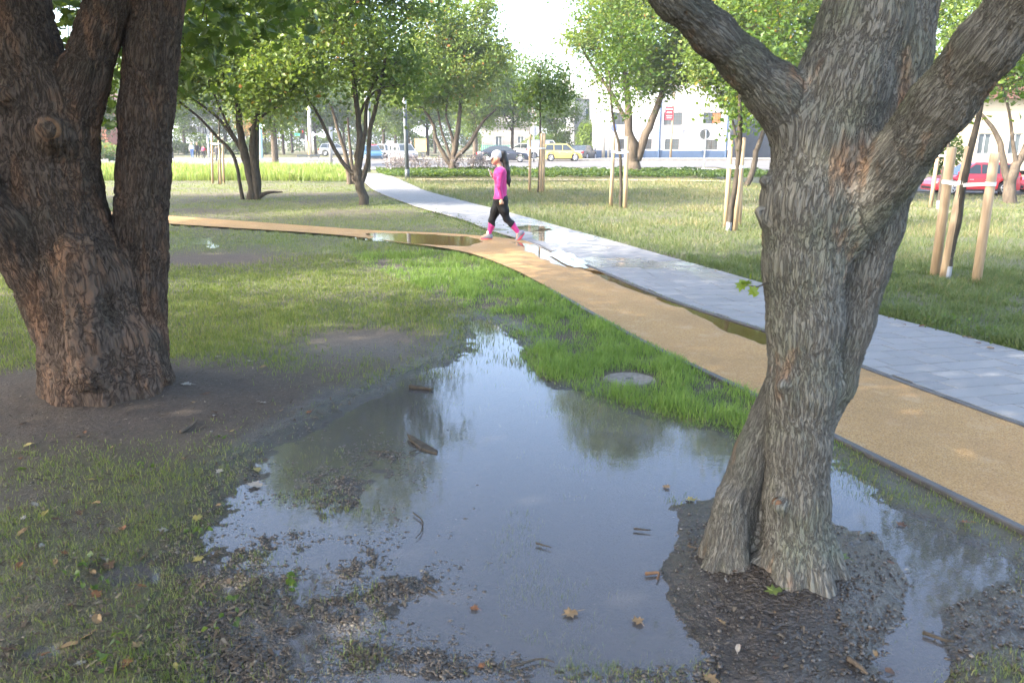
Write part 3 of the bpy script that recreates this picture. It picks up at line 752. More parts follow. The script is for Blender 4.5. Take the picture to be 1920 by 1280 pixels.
# cream house and grey house behind the cars
def house(name, label, xa, xb, y, z, roof_h, mwall, mroof, windows=(), depth=9):
    h = empty(name, (0, 0, 0), label=label, cat='house')
    facade(h, xa, xb, 0, z, y, windows, mwall)
    s_ = MB(); s_.box(xa, xa + .2, y + .2, y + depth, 0, z).box(xb - .2, xb, y + .2, y + depth, 0, z).box(xa, xb, y + depth - .2, y + depth, 0, z); s_.build('wall', mwall, h)
    mx = (xa + xb) / 2
    r_ = MB(); r_.prism([(xa - .5, y - .4, z), (xb + .5, y - .4, z), (mx, y - .4, z + roof_h)], (0, depth + .8, 0)); rr_ = r_.build('roof', mroof, h)
    c_ = MB(); c_.box(mx + .8, mx + 1.4, y + 3, y + 3.6, z + roof_h * .4, z + roof_h + .8); c_.build('chimney', mwall, rr_)
    for w_ in windows: window(h, *w_, y, M['white'], M['pane'], 1)
    return h
def hx(px, Y): return (px - 960) * Y / 1490.0
house('grey_house', 'tall greige house behind the bright conifer', hx(1074, 112), hx(1150, 112), 112, 7.4, 1.6, M['greige'], M['concrete'], [(hx(1092, 112), hx(1104, 112), 4.6, 6.2), (hx(1120, 112), hx(1132, 112), 4.6, 6.2)])
house('white_house', 'narrow white rendered house with pale eave behind trees', hx(1040, 104), hx(1072, 104), 104, 7.2, 2.4, M['plaster'], M['concrete'], [(hx(1048, 104), hx(1060, 104), 3.4, 4.6)])
house('cream_house', 'low pale house behind the dark saloon car', hx(905, 118), hx(1000, 118), 118, 4.2, 1.4, M['greige'], M['concrete'], [(hx(930, 118), hx(942, 118), 1.2, 2.6), (hx(970, 118), hx(982, 118), 1.2, 2.6)])
house('brick_house', 'red walled building seen between the big left trunks', hx(120, 105), hx(226, 105), 105, 6.6, 2.2, M['brick_red'], M['roof'], [(hx(196, 105), hx(206, 105), 1.5, 3)])
house('beige_house', 'beige house behind the red hatchback', hx(1775, 52), hx(2130, 52), 52, 4.4, 2.4, M['cream'], M['roof'], [(hx(1806, 52), hx(1830, 52), 1.0, 2.3), (hx(1862, 52), hx(1885, 52), 1.0, 2.3)])
dk = house('dark_house', 'slate coloured building right of the white building', hx(1372, 96), hx(1475, 96), 96, 7.0, 0.8, M['dark_wall'], M['dark_wall'],
           [(hx(1404, 96), hx(1416, 96), 4.2, 5.6), (hx(1426, 96), hx(1438, 96), 4.2, 5.6), (hx(1385, 96), hx(1395, 96), 4.2, 5.6)])
# green mesh fence and white garden wall
fe = empty('mesh_fence', (0, 0, 0), label='green mesh fence behind the white van', cat='fence')
for k in range(9):
    xx = hx(905, 97) + k * 1.6; MB().tube([(xx, 97, 0), (xx, 97, 1.5)], .04, 6).build('fence_post', M['green_fence'], fe)
pn = MB()
for k in range(60): xx = hx(905, 97) + k * .215; pn.box(xx - .05, xx + .05, 96.97, 96.99, .08, 1.42)
for k in range(6): pn.box(hx(905, 97), hx(905, 97) + 12.8, 96.955, 96.967, .15 + k * .24, .19 + k * .24)
pn.build('fence_mesh', M['green_fence'], fe)
gw = empty('garden_wall', (0, 0, 0), label='low white garden wall behind the black saloon', cat='wall')
MB().box(hx(1052, 99), hx(1145, 99), 99, 99.25, 0, 1.35).build('wall_body', M['plaster'], gw)
MB().box(hx(1052, 99) - .05, hx(1145, 99) + .05, 98.95, 99.3, 1.352, 1.45).build('coping', M['concrete'], gw)
# ================================================================== solid organic shapes from rounded cones
def surface_nets(D, org, h):
    s = D < 0
    nx, ny, nz = D.shape
    tot = np.zeros((nx - 1, ny - 1, nz - 1), np.int8)
    offs = [(i, j, k) for i in (0, 1) for j in (0, 1) for k in (0, 1)]
    for i, j, k in offs: tot += s[i:nx - 1 + i, j:ny - 1 + j, k:nz - 1 + k]
    act = (tot > 0) & (tot < 8)
    ii = np.argwhere(act)
    idx = np.full(act.shape, -1, np.int64); idx[act] = np.arange(len(ii))
    vals = {o: D[ii[:, 0] + o[0], ii[:, 1] + o[1], ii[:, 2] + o[2]] for o in offs}
    acc = np.zeros((len(ii), 3)); cnt = np.zeros(len(ii))
    for a in offs:
        for ax in range(3):
            if a[ax]: continue
            b = list(a); b[ax] = 1; b = tuple(b)
            va, vb = vals[a], vals[b]
            cr = (va < 0) != (vb < 0)
            t = np.where(cr, va / np.where(cr, va - vb, 1), 0)
            p = np.tile(np.array(a, float), (len(ii), 1)); p[:, ax] += t
            acc += p * cr[:, None]; cnt += cr
    V = (ii + acc / cnt[:, None]) * h + org
    F = []
    for ax in range(3):
        sl0 = [slice(1, -1)] * 3; sl1 = [slice(1, -1)] * 3
        sl0[ax] = slice(0, -1); sl1[ax] = slice(1, None)
        e = s[tuple(sl0)] != s[tuple(sl1)]
        q = np.argwhere(e)
        off = np.ones(3, int); off[ax] = 0
        q = q + off
        b, c = [(1, 2), (2, 0), (0, 1)][ax]
        def cell(db, dc):
            r = q.copy(); r[:, b] += db; r[:, c] += dc
            return idx[r[:, 0], r[:, 1], r[:, 2]]
        f = np.stack([cell(-1, -1), cell(0, -1), cell(0, 0), cell(-1, 0)], 1)
        ins = s[q[:, 0], q[:, 1], q[:, 2]]
        f[~ins] = f[~ins][:, ::-1]
        F.append(f)
    F = np.concatenate(F)
    return V, F[(F >= 0).all(1)]
def cap_d(p, a, b, ra, rb):
    ba = b - a; L = (ba * ba).sum() + 1e-12
    w = p - a
    t = np.clip((w @ ba) / L, 0, 1)
    return np.linalg.norm(w - t[..., None] * ba, axis=-1) - (ra + t * (rb - ra)), t
def sdf_mesh(caps, h, k=0.03, cuts=(), zmin=None):
    """caps: (a, b, ra, rb[, k]); smooth union, then cuts subtracted"""
    lo = np.min([np.minimum(c[0], c[1]) - max(c[2], c[3]) for c in caps], 0) - 3 * h - .01
    hi = np.max([np.maximum(c[0], c[1]) + max(c[2], c[3]) for c in caps], 0) + 3 * h + .01
    n = np.ceil((hi - lo) / h).astype(int) + 1
    D = np.full(n, 0.5, np.float32)
    ax = [lo[i] + np.arange(n[i]) * h for i in range(3)]
    for mode, lst in ((0, caps), (1, cuts)):
        for c in lst:
            a, b, ra, rb = np.asarray(c[0], float), np.asarray(c[1], float), c[2], c[3]
            kk = c[4] if len(c) > 4 else k
            pad = max(ra, rb) + kk * 1.1 + 2.5 * h
            l = np.maximum(((np.minimum(a, b) - pad - lo) / h).astype(int), 0)
            u = np.minimum(((np.maximum(a, b) + pad - lo) / h).astype(int) + 2, n)
            if (u <= l).any(): continue
            g = np.stack(np.meshgrid(ax[0][l[0]:u[0]], ax[1][l[1]:u[1]], ax[2][l[2]:u[2]], indexing='ij'), -1)
            d, _ = cap_d(g, a, b, ra, rb)
            sub = D[l[0]:u[0], l[1]:u[1], l[2]:u[2]]
            if mode: d = -d; o = -sub; hh = np.clip(.5 + .5 * (-d - o) / kk, 0, 1); new = -((-d) * (1 - hh) + o * hh - kk * hh * (1 - hh)) if False else np.maximum(sub, d)
            else:
                hh = np.clip(.5 + .5 * (sub - d) / kk, 0, 1); new = sub * (1 - hh) + d * hh - kk * hh * (1 - hh)
            D[l[0]:u[0], l[1]:u[1], l[2]:u[2]] = new
    if zmin is not None: D = np.maximum(D, (zmin - ax[2])[None, None, :].astype(np.float32))
    return surface_nets(D, lo, h)
def vnormals(V, F):
    n = np.cross(V[F[:, 2]] - V[F[:, 0]], V[F[:, 3]] - V[F[:, 1]])
    N_ = np.zeros_like(V)
    for k in range(4): np.add.at(N_, F[:, k], n)
    return N_ / (np.linalg.norm(N_, axis=1)[:, None] + 1e-12)
def px_chain(pts, Y0):
    """limb seen in the picture: (x, y, half width[, depth]) -> list of (point, radius)"""
    out = []
    for q in pts:
        Y = q[3] if len(q) > 3 else Y0
        out.append((PD(q[0], q[1], Y), q[2] * Y / (FPX * CP + (640 - q[1]) * SP)))
    return out
def chain_caps(ch, k=0.04):
    return [(ch[i][0], ch[i + 1][0], ch[i][1], ch[i + 1][1], k) for i in range(len(ch) - 1)]
def bark_coords(V, chains, R=0.2, stretch=0.27):
    """per chain: distance and coordinates round and along the limb"""
    out = []
    for ci, ch in enumerate(chains):
        s0 = 0.0
        ax = ch[-1][0] - ch[0][0]; ax /= np.linalg.norm(ax)
        e1 = np.cross(ax, [0.0, 1.0, 0.0]); e1 /= np.linalg.norm(e1); e2 = np.cross(ax, e1)
        ds, cs, ss = [], [], []
        for i in range(len(ch) - 1):
            a, b = ch[i][0], ch[i + 1][0]
            d, t = cap_d(V, a, b, ch[i][1], ch[i + 1][1])
            L = np.linalg.norm(b - a)
            ds.append(d); cs.append(a + t[:, None] * (b - a)); ss.append(s0 + t * L); s0 += L
        ds = np.array(ds); best = ds.min(0)
        wt = np.exp(-(ds - best) / 0.03); wt /= wt.sum(0)
        w = V - (wt[:, :, None] * np.array(cs)).sum(0); sl = (wt * np.array(ss)).sum(0)
        u, v = w @ e1, w @ e2
        rr = np.hypot(u, v) + 1e-6
        Q = np.stack([u / rr * R + ci * 3.7, v / rr * R, sl * stretch + ci], 1)
        if ci: best = best + 0.10 * np.exp(-((Q[:, 2] - ci) / stretch) / 0.16)
        out.append((best, Q))
    return out
def bark_trunk(name, chains, extra, h, k, amp, mat, parent, cuts=(), sf=1.0, zmin=-0.12, ks=None):
    caps = [c for ci, ch in enumerate(chains) for c in chain_caps(ch, k if not (ks and ci in ks) else ks[ci])] + list(extra)
    V, F = sdf_mesh(caps, h, k, cuts, zmin)
    n = vnormals(V, F)
    BC = bark_coords(V, chains)
    dmin = np.min([d for d, _ in BC], 0)
    tot = 0; wsum = 0; QB = np.zeros((len(V), 3)); bw = np.full(len(V), -1.0)
    for d, Q in BC:
        w = np.exp(-(d - dmin) / 0.03)
        m = w > 0.02
        f = np.zeros(len(V))
        q = Q[m] * sf
        wp_ = 0.5 * vn(q[:, 0] * 9, q[:, 1] * 9, q[:, 2] * 14, 5)
        r1 = np.abs(vn(q[:, 0] * 34 + wp_, q[:, 1] * 34 + wp_, q[:, 2] * 34, 2))
        r2 = np.abs(vn(q[:, 0] * 62 + 2 * wp_, q[:, 1] * 62, q[:, 2] * 75, 3))
        f[m] = -np.clip(1 - r1 / 0.26, 0, 1) - 0.5 * np.clip(1 - r2 / 0.3, 0, 1) + 0.3 * vn(q[:, 0] * 110, q[:, 1] * 110, q[:, 2] * 190, 7) + 0.5 * vn(q[:, 0] * 8, q[:, 1] * 8, q[:, 2] * 7, 4)
        tot = tot + w * f; wsum = wsum + w
        b_ = w > bw; QB[b_] = Q[b_]; bw = np.maximum(bw, w)
    lump = 0.7 * vn(V[:, 0] * 7, V[:, 1] * 7, V[:, 2] * 4, 6) + 0.3 * vn(V[:, 0] * 15, V[:, 1] * 15, V[:, 2] * 9, 8)
    V = V + n * (amp * (tot / wsum + 0.5 + lump))[:, None]
    return link(name, mesh_np(name, V, F, mat, True, {'bark': QB}), parent)

# ================================================================== trees
def leaf_verts(c, size, rs_, shape='rhomb', up=0.55):
    """one folded leaf per centre; returns V, F"""
    n = len(c)
    nrm = rs_.normal(size=(n, 3)) * 0.75; nrm[:, 2] += up * 1.4
    nrm /= np.linalg.norm(nrm, axis=1)[:, None]
    d = rs_.normal(size=(n, 3)); d[:, 2] -= 0.35
    d -= nrm * (d * nrm).sum(1)[:, None]; d /= np.linalg.norm(d, axis=1)[:, None]
    s = np.cross(nrm, d)
    L = size * rs_.uniform(0.65, 1.25, (n, 1)); Wd = L * rs_.uniform(0.55, 0.85, (n, 1))
    if shape == 'rhomb':
        fold = nrm * L * 0.10
        V = np.stack([c - d * L * .5, c + s * Wd * .5 + fold + d * L * .05, c + d * L * .5, c - s * Wd * .5 + fold + d * L * .05], 1)
        i = np.arange(n)[:, None] * 4
        F = np.concatenate([i + np.array([[0, 1, 2]]), i + np.array([[0, 2, 3]])])
        return V.reshape(-1, 3), F, 4
    pts = [(0, -.5), (.28, -.42), (.22, -.2), (.52, -.05), (.3, .05), (.34, .3), (.14, .22), (0, .55), (-.14, .22), (-.34, .3), (-.3, .05), (-.52, -.05), (-.22, -.2), (-.28, -.42)]
    V = np.stack([c + s * (L * px) + d * (L * py) + nrm * (L * 0.25 * abs(px)) for px, py in pts] + [c], 1)
    k = len(pts)
    i = np.arange(n)[:, None] * (k + 1)
    F = np.concatenate([i + np.array([[k, q, (q + 1) % k]]) for q in range(k)])
    return V.reshape(-1, 3), F, k + 1
def leaves_mesh(name, C, tint, size, mat, seed, shape='rhomb', up=0.55):
    r = np.random.default_rng(seed)
    V, F, k = leaf_verts(C, size, r, shape, up)
    return mesh_np(name, V, F, mat, False, {'tint': np.repeat(np.clip(tint, 0, 1), k)})
def branch_mesh(name, tubes, mat):
    Vs, Fs, b = [], [], 0
    for pts, rad, n in tubes:
        V, F, _ = tube_np(np.asarray(pts), np.asarray(rad), n)
        Vs.append(V); Fs.append(F + b); b += len(V)
    return mesh_np(name, np.vstack(Vs), np.vstack(Fs), mat, True)
def in_ell(r, c, rad, n, shell=0.45):
    d = r.normal(size=(n, 3)); d /= np.linalg.norm(d, axis=1)[:, None]
    return np.asarray(c) + d * (r.uniform(0, 1, (n, 1)) ** shell) * np.asarray(rad)
def grow(limbs, ells, n_att, per, size, seed, keep=None, sig=0.42, twig=0.022, tint0=0.35, flat=0.7):
    """limbs: list of list of (point, radius); ells: crown volumes (centre, radii, share). returns branch tubes, leaf centres, tints"""
    r = np.random.default_rng(seed)
    tubes = []; nodes = []; nrad = []
    for ch in limbs:
        p = np.array([q[0] for q in ch]); ra = np.array([q[1] for q in ch])
        m = max(4, 3 * len(p))
        u = np.linspace(0, len(p) - 1, m)
        ps = spline(p, m); rs_ = np.interp(u, np.arange(len(p)), ra)
        jit = r.normal(size=ps.shape) * (rs_[:, None] * 0.12); jit[0] = 0
        ps = ps + jit
        tubes.append((ps, rs_, 9 if ra.max() > .08 else 6))
        L = len(ps)
        for k in range(int(L * 0.35), L): nodes.append(ps[k]); nrad.append(rs_[k])
    att = []
    for c, rad, share in ells:
        a = in_ell(r, c, rad, int(n_att * share * 1.6))
        if keep is not None: a = a[keep(a)]
        att.append(a[:int(n_att * share)])
    att = np.vstack(att)
    nodes = [np.asarray(q) for q in nodes]
    base = np.mean([q for q in nodes], 0)
    att = att[np.argsort(np.linalg.norm(att - base, axis=1))]
    C = []; T = []
    NA = np.array(nodes); NR = np.array(nrad)
    for a in att:
        d = np.linalg.norm(NA - a, axis=1) + 0.9 * np.maximum(0, NA[:, 2] - a[2] + 0.1)
        k = int(np.argmin(d)); s = NA[k]; L = np.linalg.norm(a - s)
        if L < 0.12: continue
        m = 5
        t = np.linspace(0, 1, m)[:, None]
        bend = r.normal(size=3) * L * 0.10 + np.array([0, 0, -0.08 * L])
        ps = s * (1 - t) + a * t + bend * (4 * t * (1 - t)) * 0.6
        r0 = min(NR[k] * 0.7, max(twig * 0.6, 0.012 + 0.012 * L)); rs_ = np.linspace(r0, max(0.005, twig * 0.28), m)
        tubes.append((ps, rs_, 5))
        NA = np.vstack([NA, ps[2:]]); NR = np.concatenate([NR, rs_[2:]])
        q = int(per * r.uniform(0.5, 1.5))
        sg = sig * r.uniform(0.7, 1.35)
        tl = r.uniform(0.15, 1, (q, 1))
        cen = np.where(r.uniform(size=(q, 1)) < 0.3, s * (1 - tl) + a * tl, a) + r.normal(size=(q, 3)) * np.array([sg, sg, sg * flat])
        C.append(cen)
        T.append(np.clip(tint0 + r.normal() * 0.13 + r.normal(size=q) * 0.16 + (r.uniform(size=q) < 0.015) * 0.5, 0, 1))
    C = np.vstack(C); T = np.concatenate(T)
    if keep is not None: m = keep(C); C, T = C[m], T[m]
    return tubes, C, T
def tree(name, label, base, limbs, ells, n_att, per, size, seed, mat='leaf', bark='bark_mid', cat='tree', group=None, shape='rhomb', trunk=True, **k):
    root = empty(name, base, label=label, cat=cat, group=group)
    tubes, C, T = grow(limbs, ells, n_att, per, size, seed, **k)
    inv = Vector(base)
    off = np.array(base)
    tb = [(p - off, r_, n) for p, r_, n in tubes]
    link('trunk' if trunk else 'branches', branch_mesh('trunk', tb, M[bark]), root)
    link('crown', leaves_mesh('crown', C - off, T, size, M[mat], seed + 1, shape), root)
    return root

# ---- the near tree on the right
RY = 2.95
r_main = px_chain([(1484, 1150, 70), (1486, 1050, 60), (1492, 940, 57), (1499, 830, 56), (1504, 730, 61), (1508, 610, 65), (1506, 490, 72), (1518, 380, 84), (1548, 265, 88), (1580, 160, 84), (1622, 40, 80), (1665, -130, 72), (1700, -330, 62)], RY)
r_side = px_chain([(1532, 810, 24, 3.0), (1562, 715, 38, 3.02), (1588, 610, 46, 3.04), (1608, 500, 52, 3.04), (1628, 420, 60, 3.04), (1640, 330, 72, 3.02), (1645, 230, 72, 3.0), (1662, 110, 74, 3.0), (1690, -20, 66, 3.0)], 3.0)
r_foot = px_chain([(1358, 1105, 42, 3.0), (1366, 1010, 37, 3.02), (1387, 925, 35, 3.04), (1410, 845, 31, 3.04), (1436, 775, 26, 3.03), (1465, 690, 18, 3.0)], 3.0)
r_lb = px_chain([(1505, 235, 62), (1448, 168, 47, 2.92), (1395, 118, 40, 2.88), (1340, 66, 37, 2.82), (1268, -2, 36, 2.75), (1180, -95, 34, 2.68), (1060, -240, 30, 2.6)], RY)
r_rl = px_chain([(1575, 440, 50, 2.94), (1672, 312, 54, 2.80), (1766, 195, 54, 2.65), (1852, 85, 54, 2.52), (1945, -35, 53, 2.42), (2080, -230, 48, 2.3)], RY)
def pc(x, y, hw, Y): q = px_chain([(x, y, hw, Y)], Y)[0]; return q
def caps2(a, b, k=0.03): return (a[0], b[0], a[1], b[1], k)
r_ex = [caps2(pc(1420, 1075, 30, 3.04), pc(1432, 850, 22, 3.06), .01), caps2(pc(1425, 1060, 26, 2.95), pc(1405, 1135, 20, 2.89), .02), caps2(pc(1540, 1020, 26, 2.95), pc(1556, 1118, 18, 2.9), .012), caps2(pc(1358, 1040, 32, 2.98), pc(1318, 1118, 20, 2.94), .015), caps2(pc(1368, 1050, 30, 2.96), pc(1384, 1132, 20, 2.88), .012), caps2(pc(1474, 1030, 40, 2.92), pc(1448, 1140, 26, 2.85), .012),
        caps2(pc(1516, 1030, 36, 2.93), pc(1528, 1128, 24, 2.87), .012), caps2(pc(1520, 1000, 40, 3.0), pc(1565, 1075, 24, 3.05)),
        caps2(pc(1468, 952, 16, 2.88), pc(1460, 946, 12, 2.842), 0.03), caps2(pc(1474, 727, 17, 2.88), pc(1468, 722, 10, 2.85), 0.03), caps2(pc(1440, 415, 16, 2.93), pc(1424, 396, 8, 2.92), 0.02), caps2(pc(1442, 345, 12, 2.93), pc(1432, 338, 7, 2.92), 0.02)]
bM, bF = PD(1488, 1040, 2.95), PD(1364, 1050, 3.0)
for (o0, an, ln, r0_) in ((bM, -2.0, .13, .078), (bM, -1.25, .15, .072), (bM, -0.4, .14, .072), (bM, 0.7, .16, .07), (bM, 1.6, .15, .07), (bF, -2.4, .04, .048), (bF, -1.2, .07, .046), (bF, 2.2, .08, .048)):
    dv = np.array([math.cos(an), math.sin(an), 0.0])
    p0 = np.array([o0[0], o0[1], .34]) + dv * .02; p1 = np.array([o0[0], o0[1], .18]) + dv * ln * .55; p2 = np.array([o0[0], o0[1], .03]) + dv * (ln + .03)
    r_ex += [(p0, p1, r0_ * .85, r0_, .03), (p1, p2, r0_, r0_ * .85, .012)]
rt = empty('leaning_tree', (RT[0], RT[1], 0.06), label='grey barked forked tree standing in the puddle, right side', cat='tree')
tk = bark_trunk('trunk', [r_main, r_side, r_foot, r_lb, r_rl], r_ex, 0.0080, 0.035, 0.0070, M['bark_grey'], None, sf=1.25, ks={2: 0.010})
tk.parent = rt; tk.matrix_parent_inverse = Matrix.Translation(rt.location).inverted()
sc_ = MB(); q = pc(1460, 946, 10, 2.828)
sc_.tube([q[0] + np.array([0, 0.02, 0]), q[0] + np.array([0, -0.006, 0])], [q[1] * 1.1, q[1] * .7], 12, True)
sc_.build('branch_scar', M['cut_wood'], rt, True, world=True)
def hi_keep(a):  # the crown of the near trees starts well above head height and rises away from the trunk
    return a[:, 2] > 2.30 + 0.17 * np.maximum(a[:, 1], 0) + 0.10 * np.abs(a[:, 0])
def sky_gap(a):  # open sky between the two near crowns
    return ~((np.abs(a[:, 0] - 0.1) < 0.4 + 0.10 * a[:, 1]) & (a[:, 1] > 5.0))
ll = [[r_lb[-1], (np.array([0.05, 2.4, 4.2]), .07), (np.array([-0.6, 2.2, 5.4]), .04)],
      [r_main[-1], (np.array([1.6, 3.4, 4.6]), .13), (np.array([1.9, 3.9, 6.2]), .09), (np.array([2.2, 4.5, 7.6]), .05)],
      [r_side[-1], (np.array([1.9, 3.5, 4.2]), .12), (np.array([2.8, 5.0, 5.6]), .08), (np.array([3.6, 6.6, 6.6]), .05)],
      [r_rl[-1], (np.array([2.6, 2.6, 3.9]), .10), (np.array([3.9, 3.4, 5.0]), .07), (np.array([5.2, 4.4, 5.9]), .04)]]
tubes, C, T = grow(ll, [((2.7, 5.2, 6.2), (3.4, 4.4, 2.4), .8), ((-0.3, 2.0, 5.6), (1.8, 1.8, 1.4), .2)], 220, 120, .13, 301, keep=lambda a: hi_keep(a) & sky_gap(a), sig=.5, tint0=.3)
o = link('branches', branch_mesh('branches', tubes, M['bark_mid']), rt, True)
o = link('crown', leaves_mesh('crown', C, T, .13, M['leaf'], 302), rt, True)
# the little sprig sprouting from the trunk
spr = np.array([PD(1400, 532, 2.85), PD(1412, 545, 2.84), PD(1390, 536, 2.86), PD(1420, 552, 2.85), PD(1408, 520, 2.86)])
tw = [(np.array([PD(1440, 530, 2.9), PD(1420, 538, 2.86), PD(1396, 534, 2.86)]), np.array([.004, .003, .002]), 5)]
link('sprig_twig', branch_mesh('sprig_twig', tw, M['bark_mid']), rt, True)
link('sprig', leaves_mesh('sprig', spr, np.array([.6, .7, .65, .6, .75]), .045, M['leaf_bush'], 12, 'maple'), rt, True)

# ---- the big multi-stemmed tree on the left
LY = 5.4
l_main = px_chain([(192, 800, 100), (190, 715, 95), (182, 625, 95), (160, 525, 95), (122, 430, 78), (94, 340, 84), (86, 262, 86), (80, 190, 76), (50, 110, 62), (26, 0, 57), (0, -130, 52), (-30, -330, 46)], LY)
l_fr = px_chain([(118, 240, 60), (158, 140, 44), (184, 65, 39), (206, -5, 38), (245, -110, 37), (290, -300, 32)], LY)
l_rs = px_chain([(250, 720, 58, 5.5), (256, 630, 52, 5.52), (262, 530, 46, 5.54), (265, 430, 46, 5.55), (269, 330, 48, 5.55), (275, 215, 46, 5.55), (285, 100, 47, 5.55), (295, 0, 45, 5.55), (302, -130, 46, 5.5), (318, -330, 40, 5.5)], LY)
l_lo = px_chain([(120, 600, 62, 5.3), (62, 500, 46, 5.2), (8, 420, 43, 5.1), (-70, 330, 40, 5.0), (-180, 200, 36, 4.8), (-330, 0, 30, 4.6)], LY)
l_ex = [caps2(pc(150, 650, 70, 5.3), pc(104, 765, 34, 5.2), .06), caps2(pc(180, 660, 75, 5.25), pc(140, 775, 42, 5.08), .06), caps2(pc(200, 660, 75, 5.25), pc(205, 775, 42, 5.08), .06),
        caps2(pc(240, 650, 60, 5.35), pc(268, 755, 38, 5.2), .06), caps2(pc(265, 640, 46, 5.5), pc(302, 708, 26, 5.42), .05),
        caps2(pc(108, 262, 40, 5.22), pc(92, 243, 23, 5.0), .04), caps2(pc(20, 210, 30, 5.25), pc(2, 180, 18, 5.1), .04), caps2(pc(140, 470, 34, 5.06), pc(172, 700, 34, 5.0), .05)]
l_cut = [(PD(96, 500, 5.02), PD(112, 600, 4.98), .022, .034), (PD(112, 600, 4.98), PD(122, 690, 4.97), .034, .02), (PD(214, 738, 4.94), PD(196, 700, 4.95), .03, .01), (PD(236, 735, 4.98), PD(232, 690, 5.0), .03, .01)]
lt = empty('old_tree', (LT[0], LT[1], 0.05), label='old dark brown multi-stemmed tree with a cut branch knob, left', cat='tree')
tk = bark_trunk('trunk', [l_main, l_fr, l_rs, l_lo], l_ex, 0.0115, 0.06, 0.014, M['bark_brown'], None, l_cut, sf=0.9, ks={2: 0.02, 1: 0.03})
tk.parent = lt; tk.matrix_parent_inverse = Matrix.Translation(lt.location).inverted()
q = pc(91, 241, 20, 4.955)
sc_ = MB(); sc_.tube([q[0] + np.array([0, .03, 0]), q[0], q[0] + np.array([0, .012, 0])], [q[1], q[1] * .95, q[1] * .55], 16)
sc_.build('branch_stub', M['cut_wood'], lt, True, world=True)
ll = [[l_main[-1], (np.array([-4.6, 5.2, 5.2]), .16), (np.array([-5.6, 5.2, 7.2]), .09)], [l_fr[-1], (np.array([-2.2, 5.6, 4.9]), .10), (np.array([-1.4, 5.4, 6.6]), .06)],
      [l_rs[-1], (np.array([-2.5, 5.9, 5.4]), .15), (np.array([-2.4, 6.6, 7.4]), .09)], [l_lo[-1], (np.array([-5.6, 4.2, 4.6]), .10), (np.array([-6.8, 3.6, 5.8]), .06)]]
tubes, C, T = grow(ll, [((-4.2, 5.6, 7.0), (4.4, 5.0, 2.9), 1.0)], 270, 130, .14, 311, keep=lambda a: hi_keep(a) & sky_gap(a), sig=.5, tint0=.3)
# low hanging sprays seen round the stems at the top of the picture
r = np.random.default_rng(77)
hang = []; htub = []
for (px, py, Y, sx, sz, m) in ((118, 25, 6.6, .22, .14, 110), (128, 80, 7.0, .20, .16, 80), (205, 130, 7.2, .22, .26, 170), (212, 190, 7.4, .20, .12, 70), (380, 30, 6.4, .36, .16, 190), (470, 25, 6.8, .30, .12, 120), (345, 110, 6.9, .18, .20, 90), (560, 5, 7.0, .3, .08, 60), (390, 85, 7.0, .22, .1, 70)):
    c = PD(px, py, Y); hang.append(c + r.normal(size=(m, 3)) * np.array([sx, sx, sz]))
    top = c + np.array([r.uniform(-.4, .2), r.uniform(-.3, .5), 1.6])
    htub.append((spline([top, (top + c) / 2 + np.array([.15, 0, .15]), c], 6), np.linspace(.014, .004, 6), 5))
hang = np.vstack(hang)
o = link('branches', branch_mesh('branches', tubes + htub, M['bark_mid']), lt, True)
link('crown', leaves_mesh('crown', C, T, .14, M['leaf'], 312), lt, True)
link('hanging_leaves', leaves_mesh('hanging_leaves', hang, np.clip(.3 + r.normal(size=len(hang)) * .15, 0, 1), .10, M['leaf_dark'], 313, 'maple'), lt, True)

# ---- unseen trees added beside the view to shade puddle, mud and lawn
for (X, Y, sc2, ry_, seed, lab) in ((-6.7, -0.6, 1.05, 1.05, 401, 'unseen maple added behind the viewpoint to shade the mud'), (-12.2, 12.0, 1.05, 1.0, 402, 'unseen maple added beyond the left edge to shade the lawn'), (-17.5, 20.5, 1.0, 1.0, 403, 'unseen shade maple added further off beyond the left edge'),  (-12.6, 2.6, 1.0, .72, 405, 'unseen shade maple added beside the viewpoint at the far left')):
    if seed == 401:
        b = np.zeros(3)
        lim = [[(b + [0, 0, -.1], .24), (b + [.1, 0, 1.6], .19), (b + [.2, .1, 3.2], .15), (b + [.1, .3, 5.0], .10), (b + [0, .2, 7.2], .05)],
               [(b + [.15, 0, 2.2], .12), (b + [1.3, .4, 3.8], .08), (b + [2.4, .8, 5.4], .04)], [(b + [.15, 0, 2.4], .12), (b + [-1.3, -.4, 4.0], .08), (b + [-2.4, -.5, 5.6], .04)]]
        first = tree('maple_tree', lab, (0, 0, 0), lim, [(b + [0.0, 0, 6.4], (4.5, 4.5, 2.9), 1)], 240, 100, .19, seed, 'leaf', 'bark_mid', group='unseen shade maples around the viewpoint', sig=.55)
        o = first
    else:
        o = first.copy(); COL.objects.link(o); o['label'] = lab
        for ch_ in list(first.children):
            k_ = ch_.copy(); COL.objects.link(k_); k_.parent = o
    o.location = (X, Y, 0); o.rotation_euler = (0, 0, seed * 1.3 if seed != 405 else 0); o.scale = (sc2, ry_, 1)

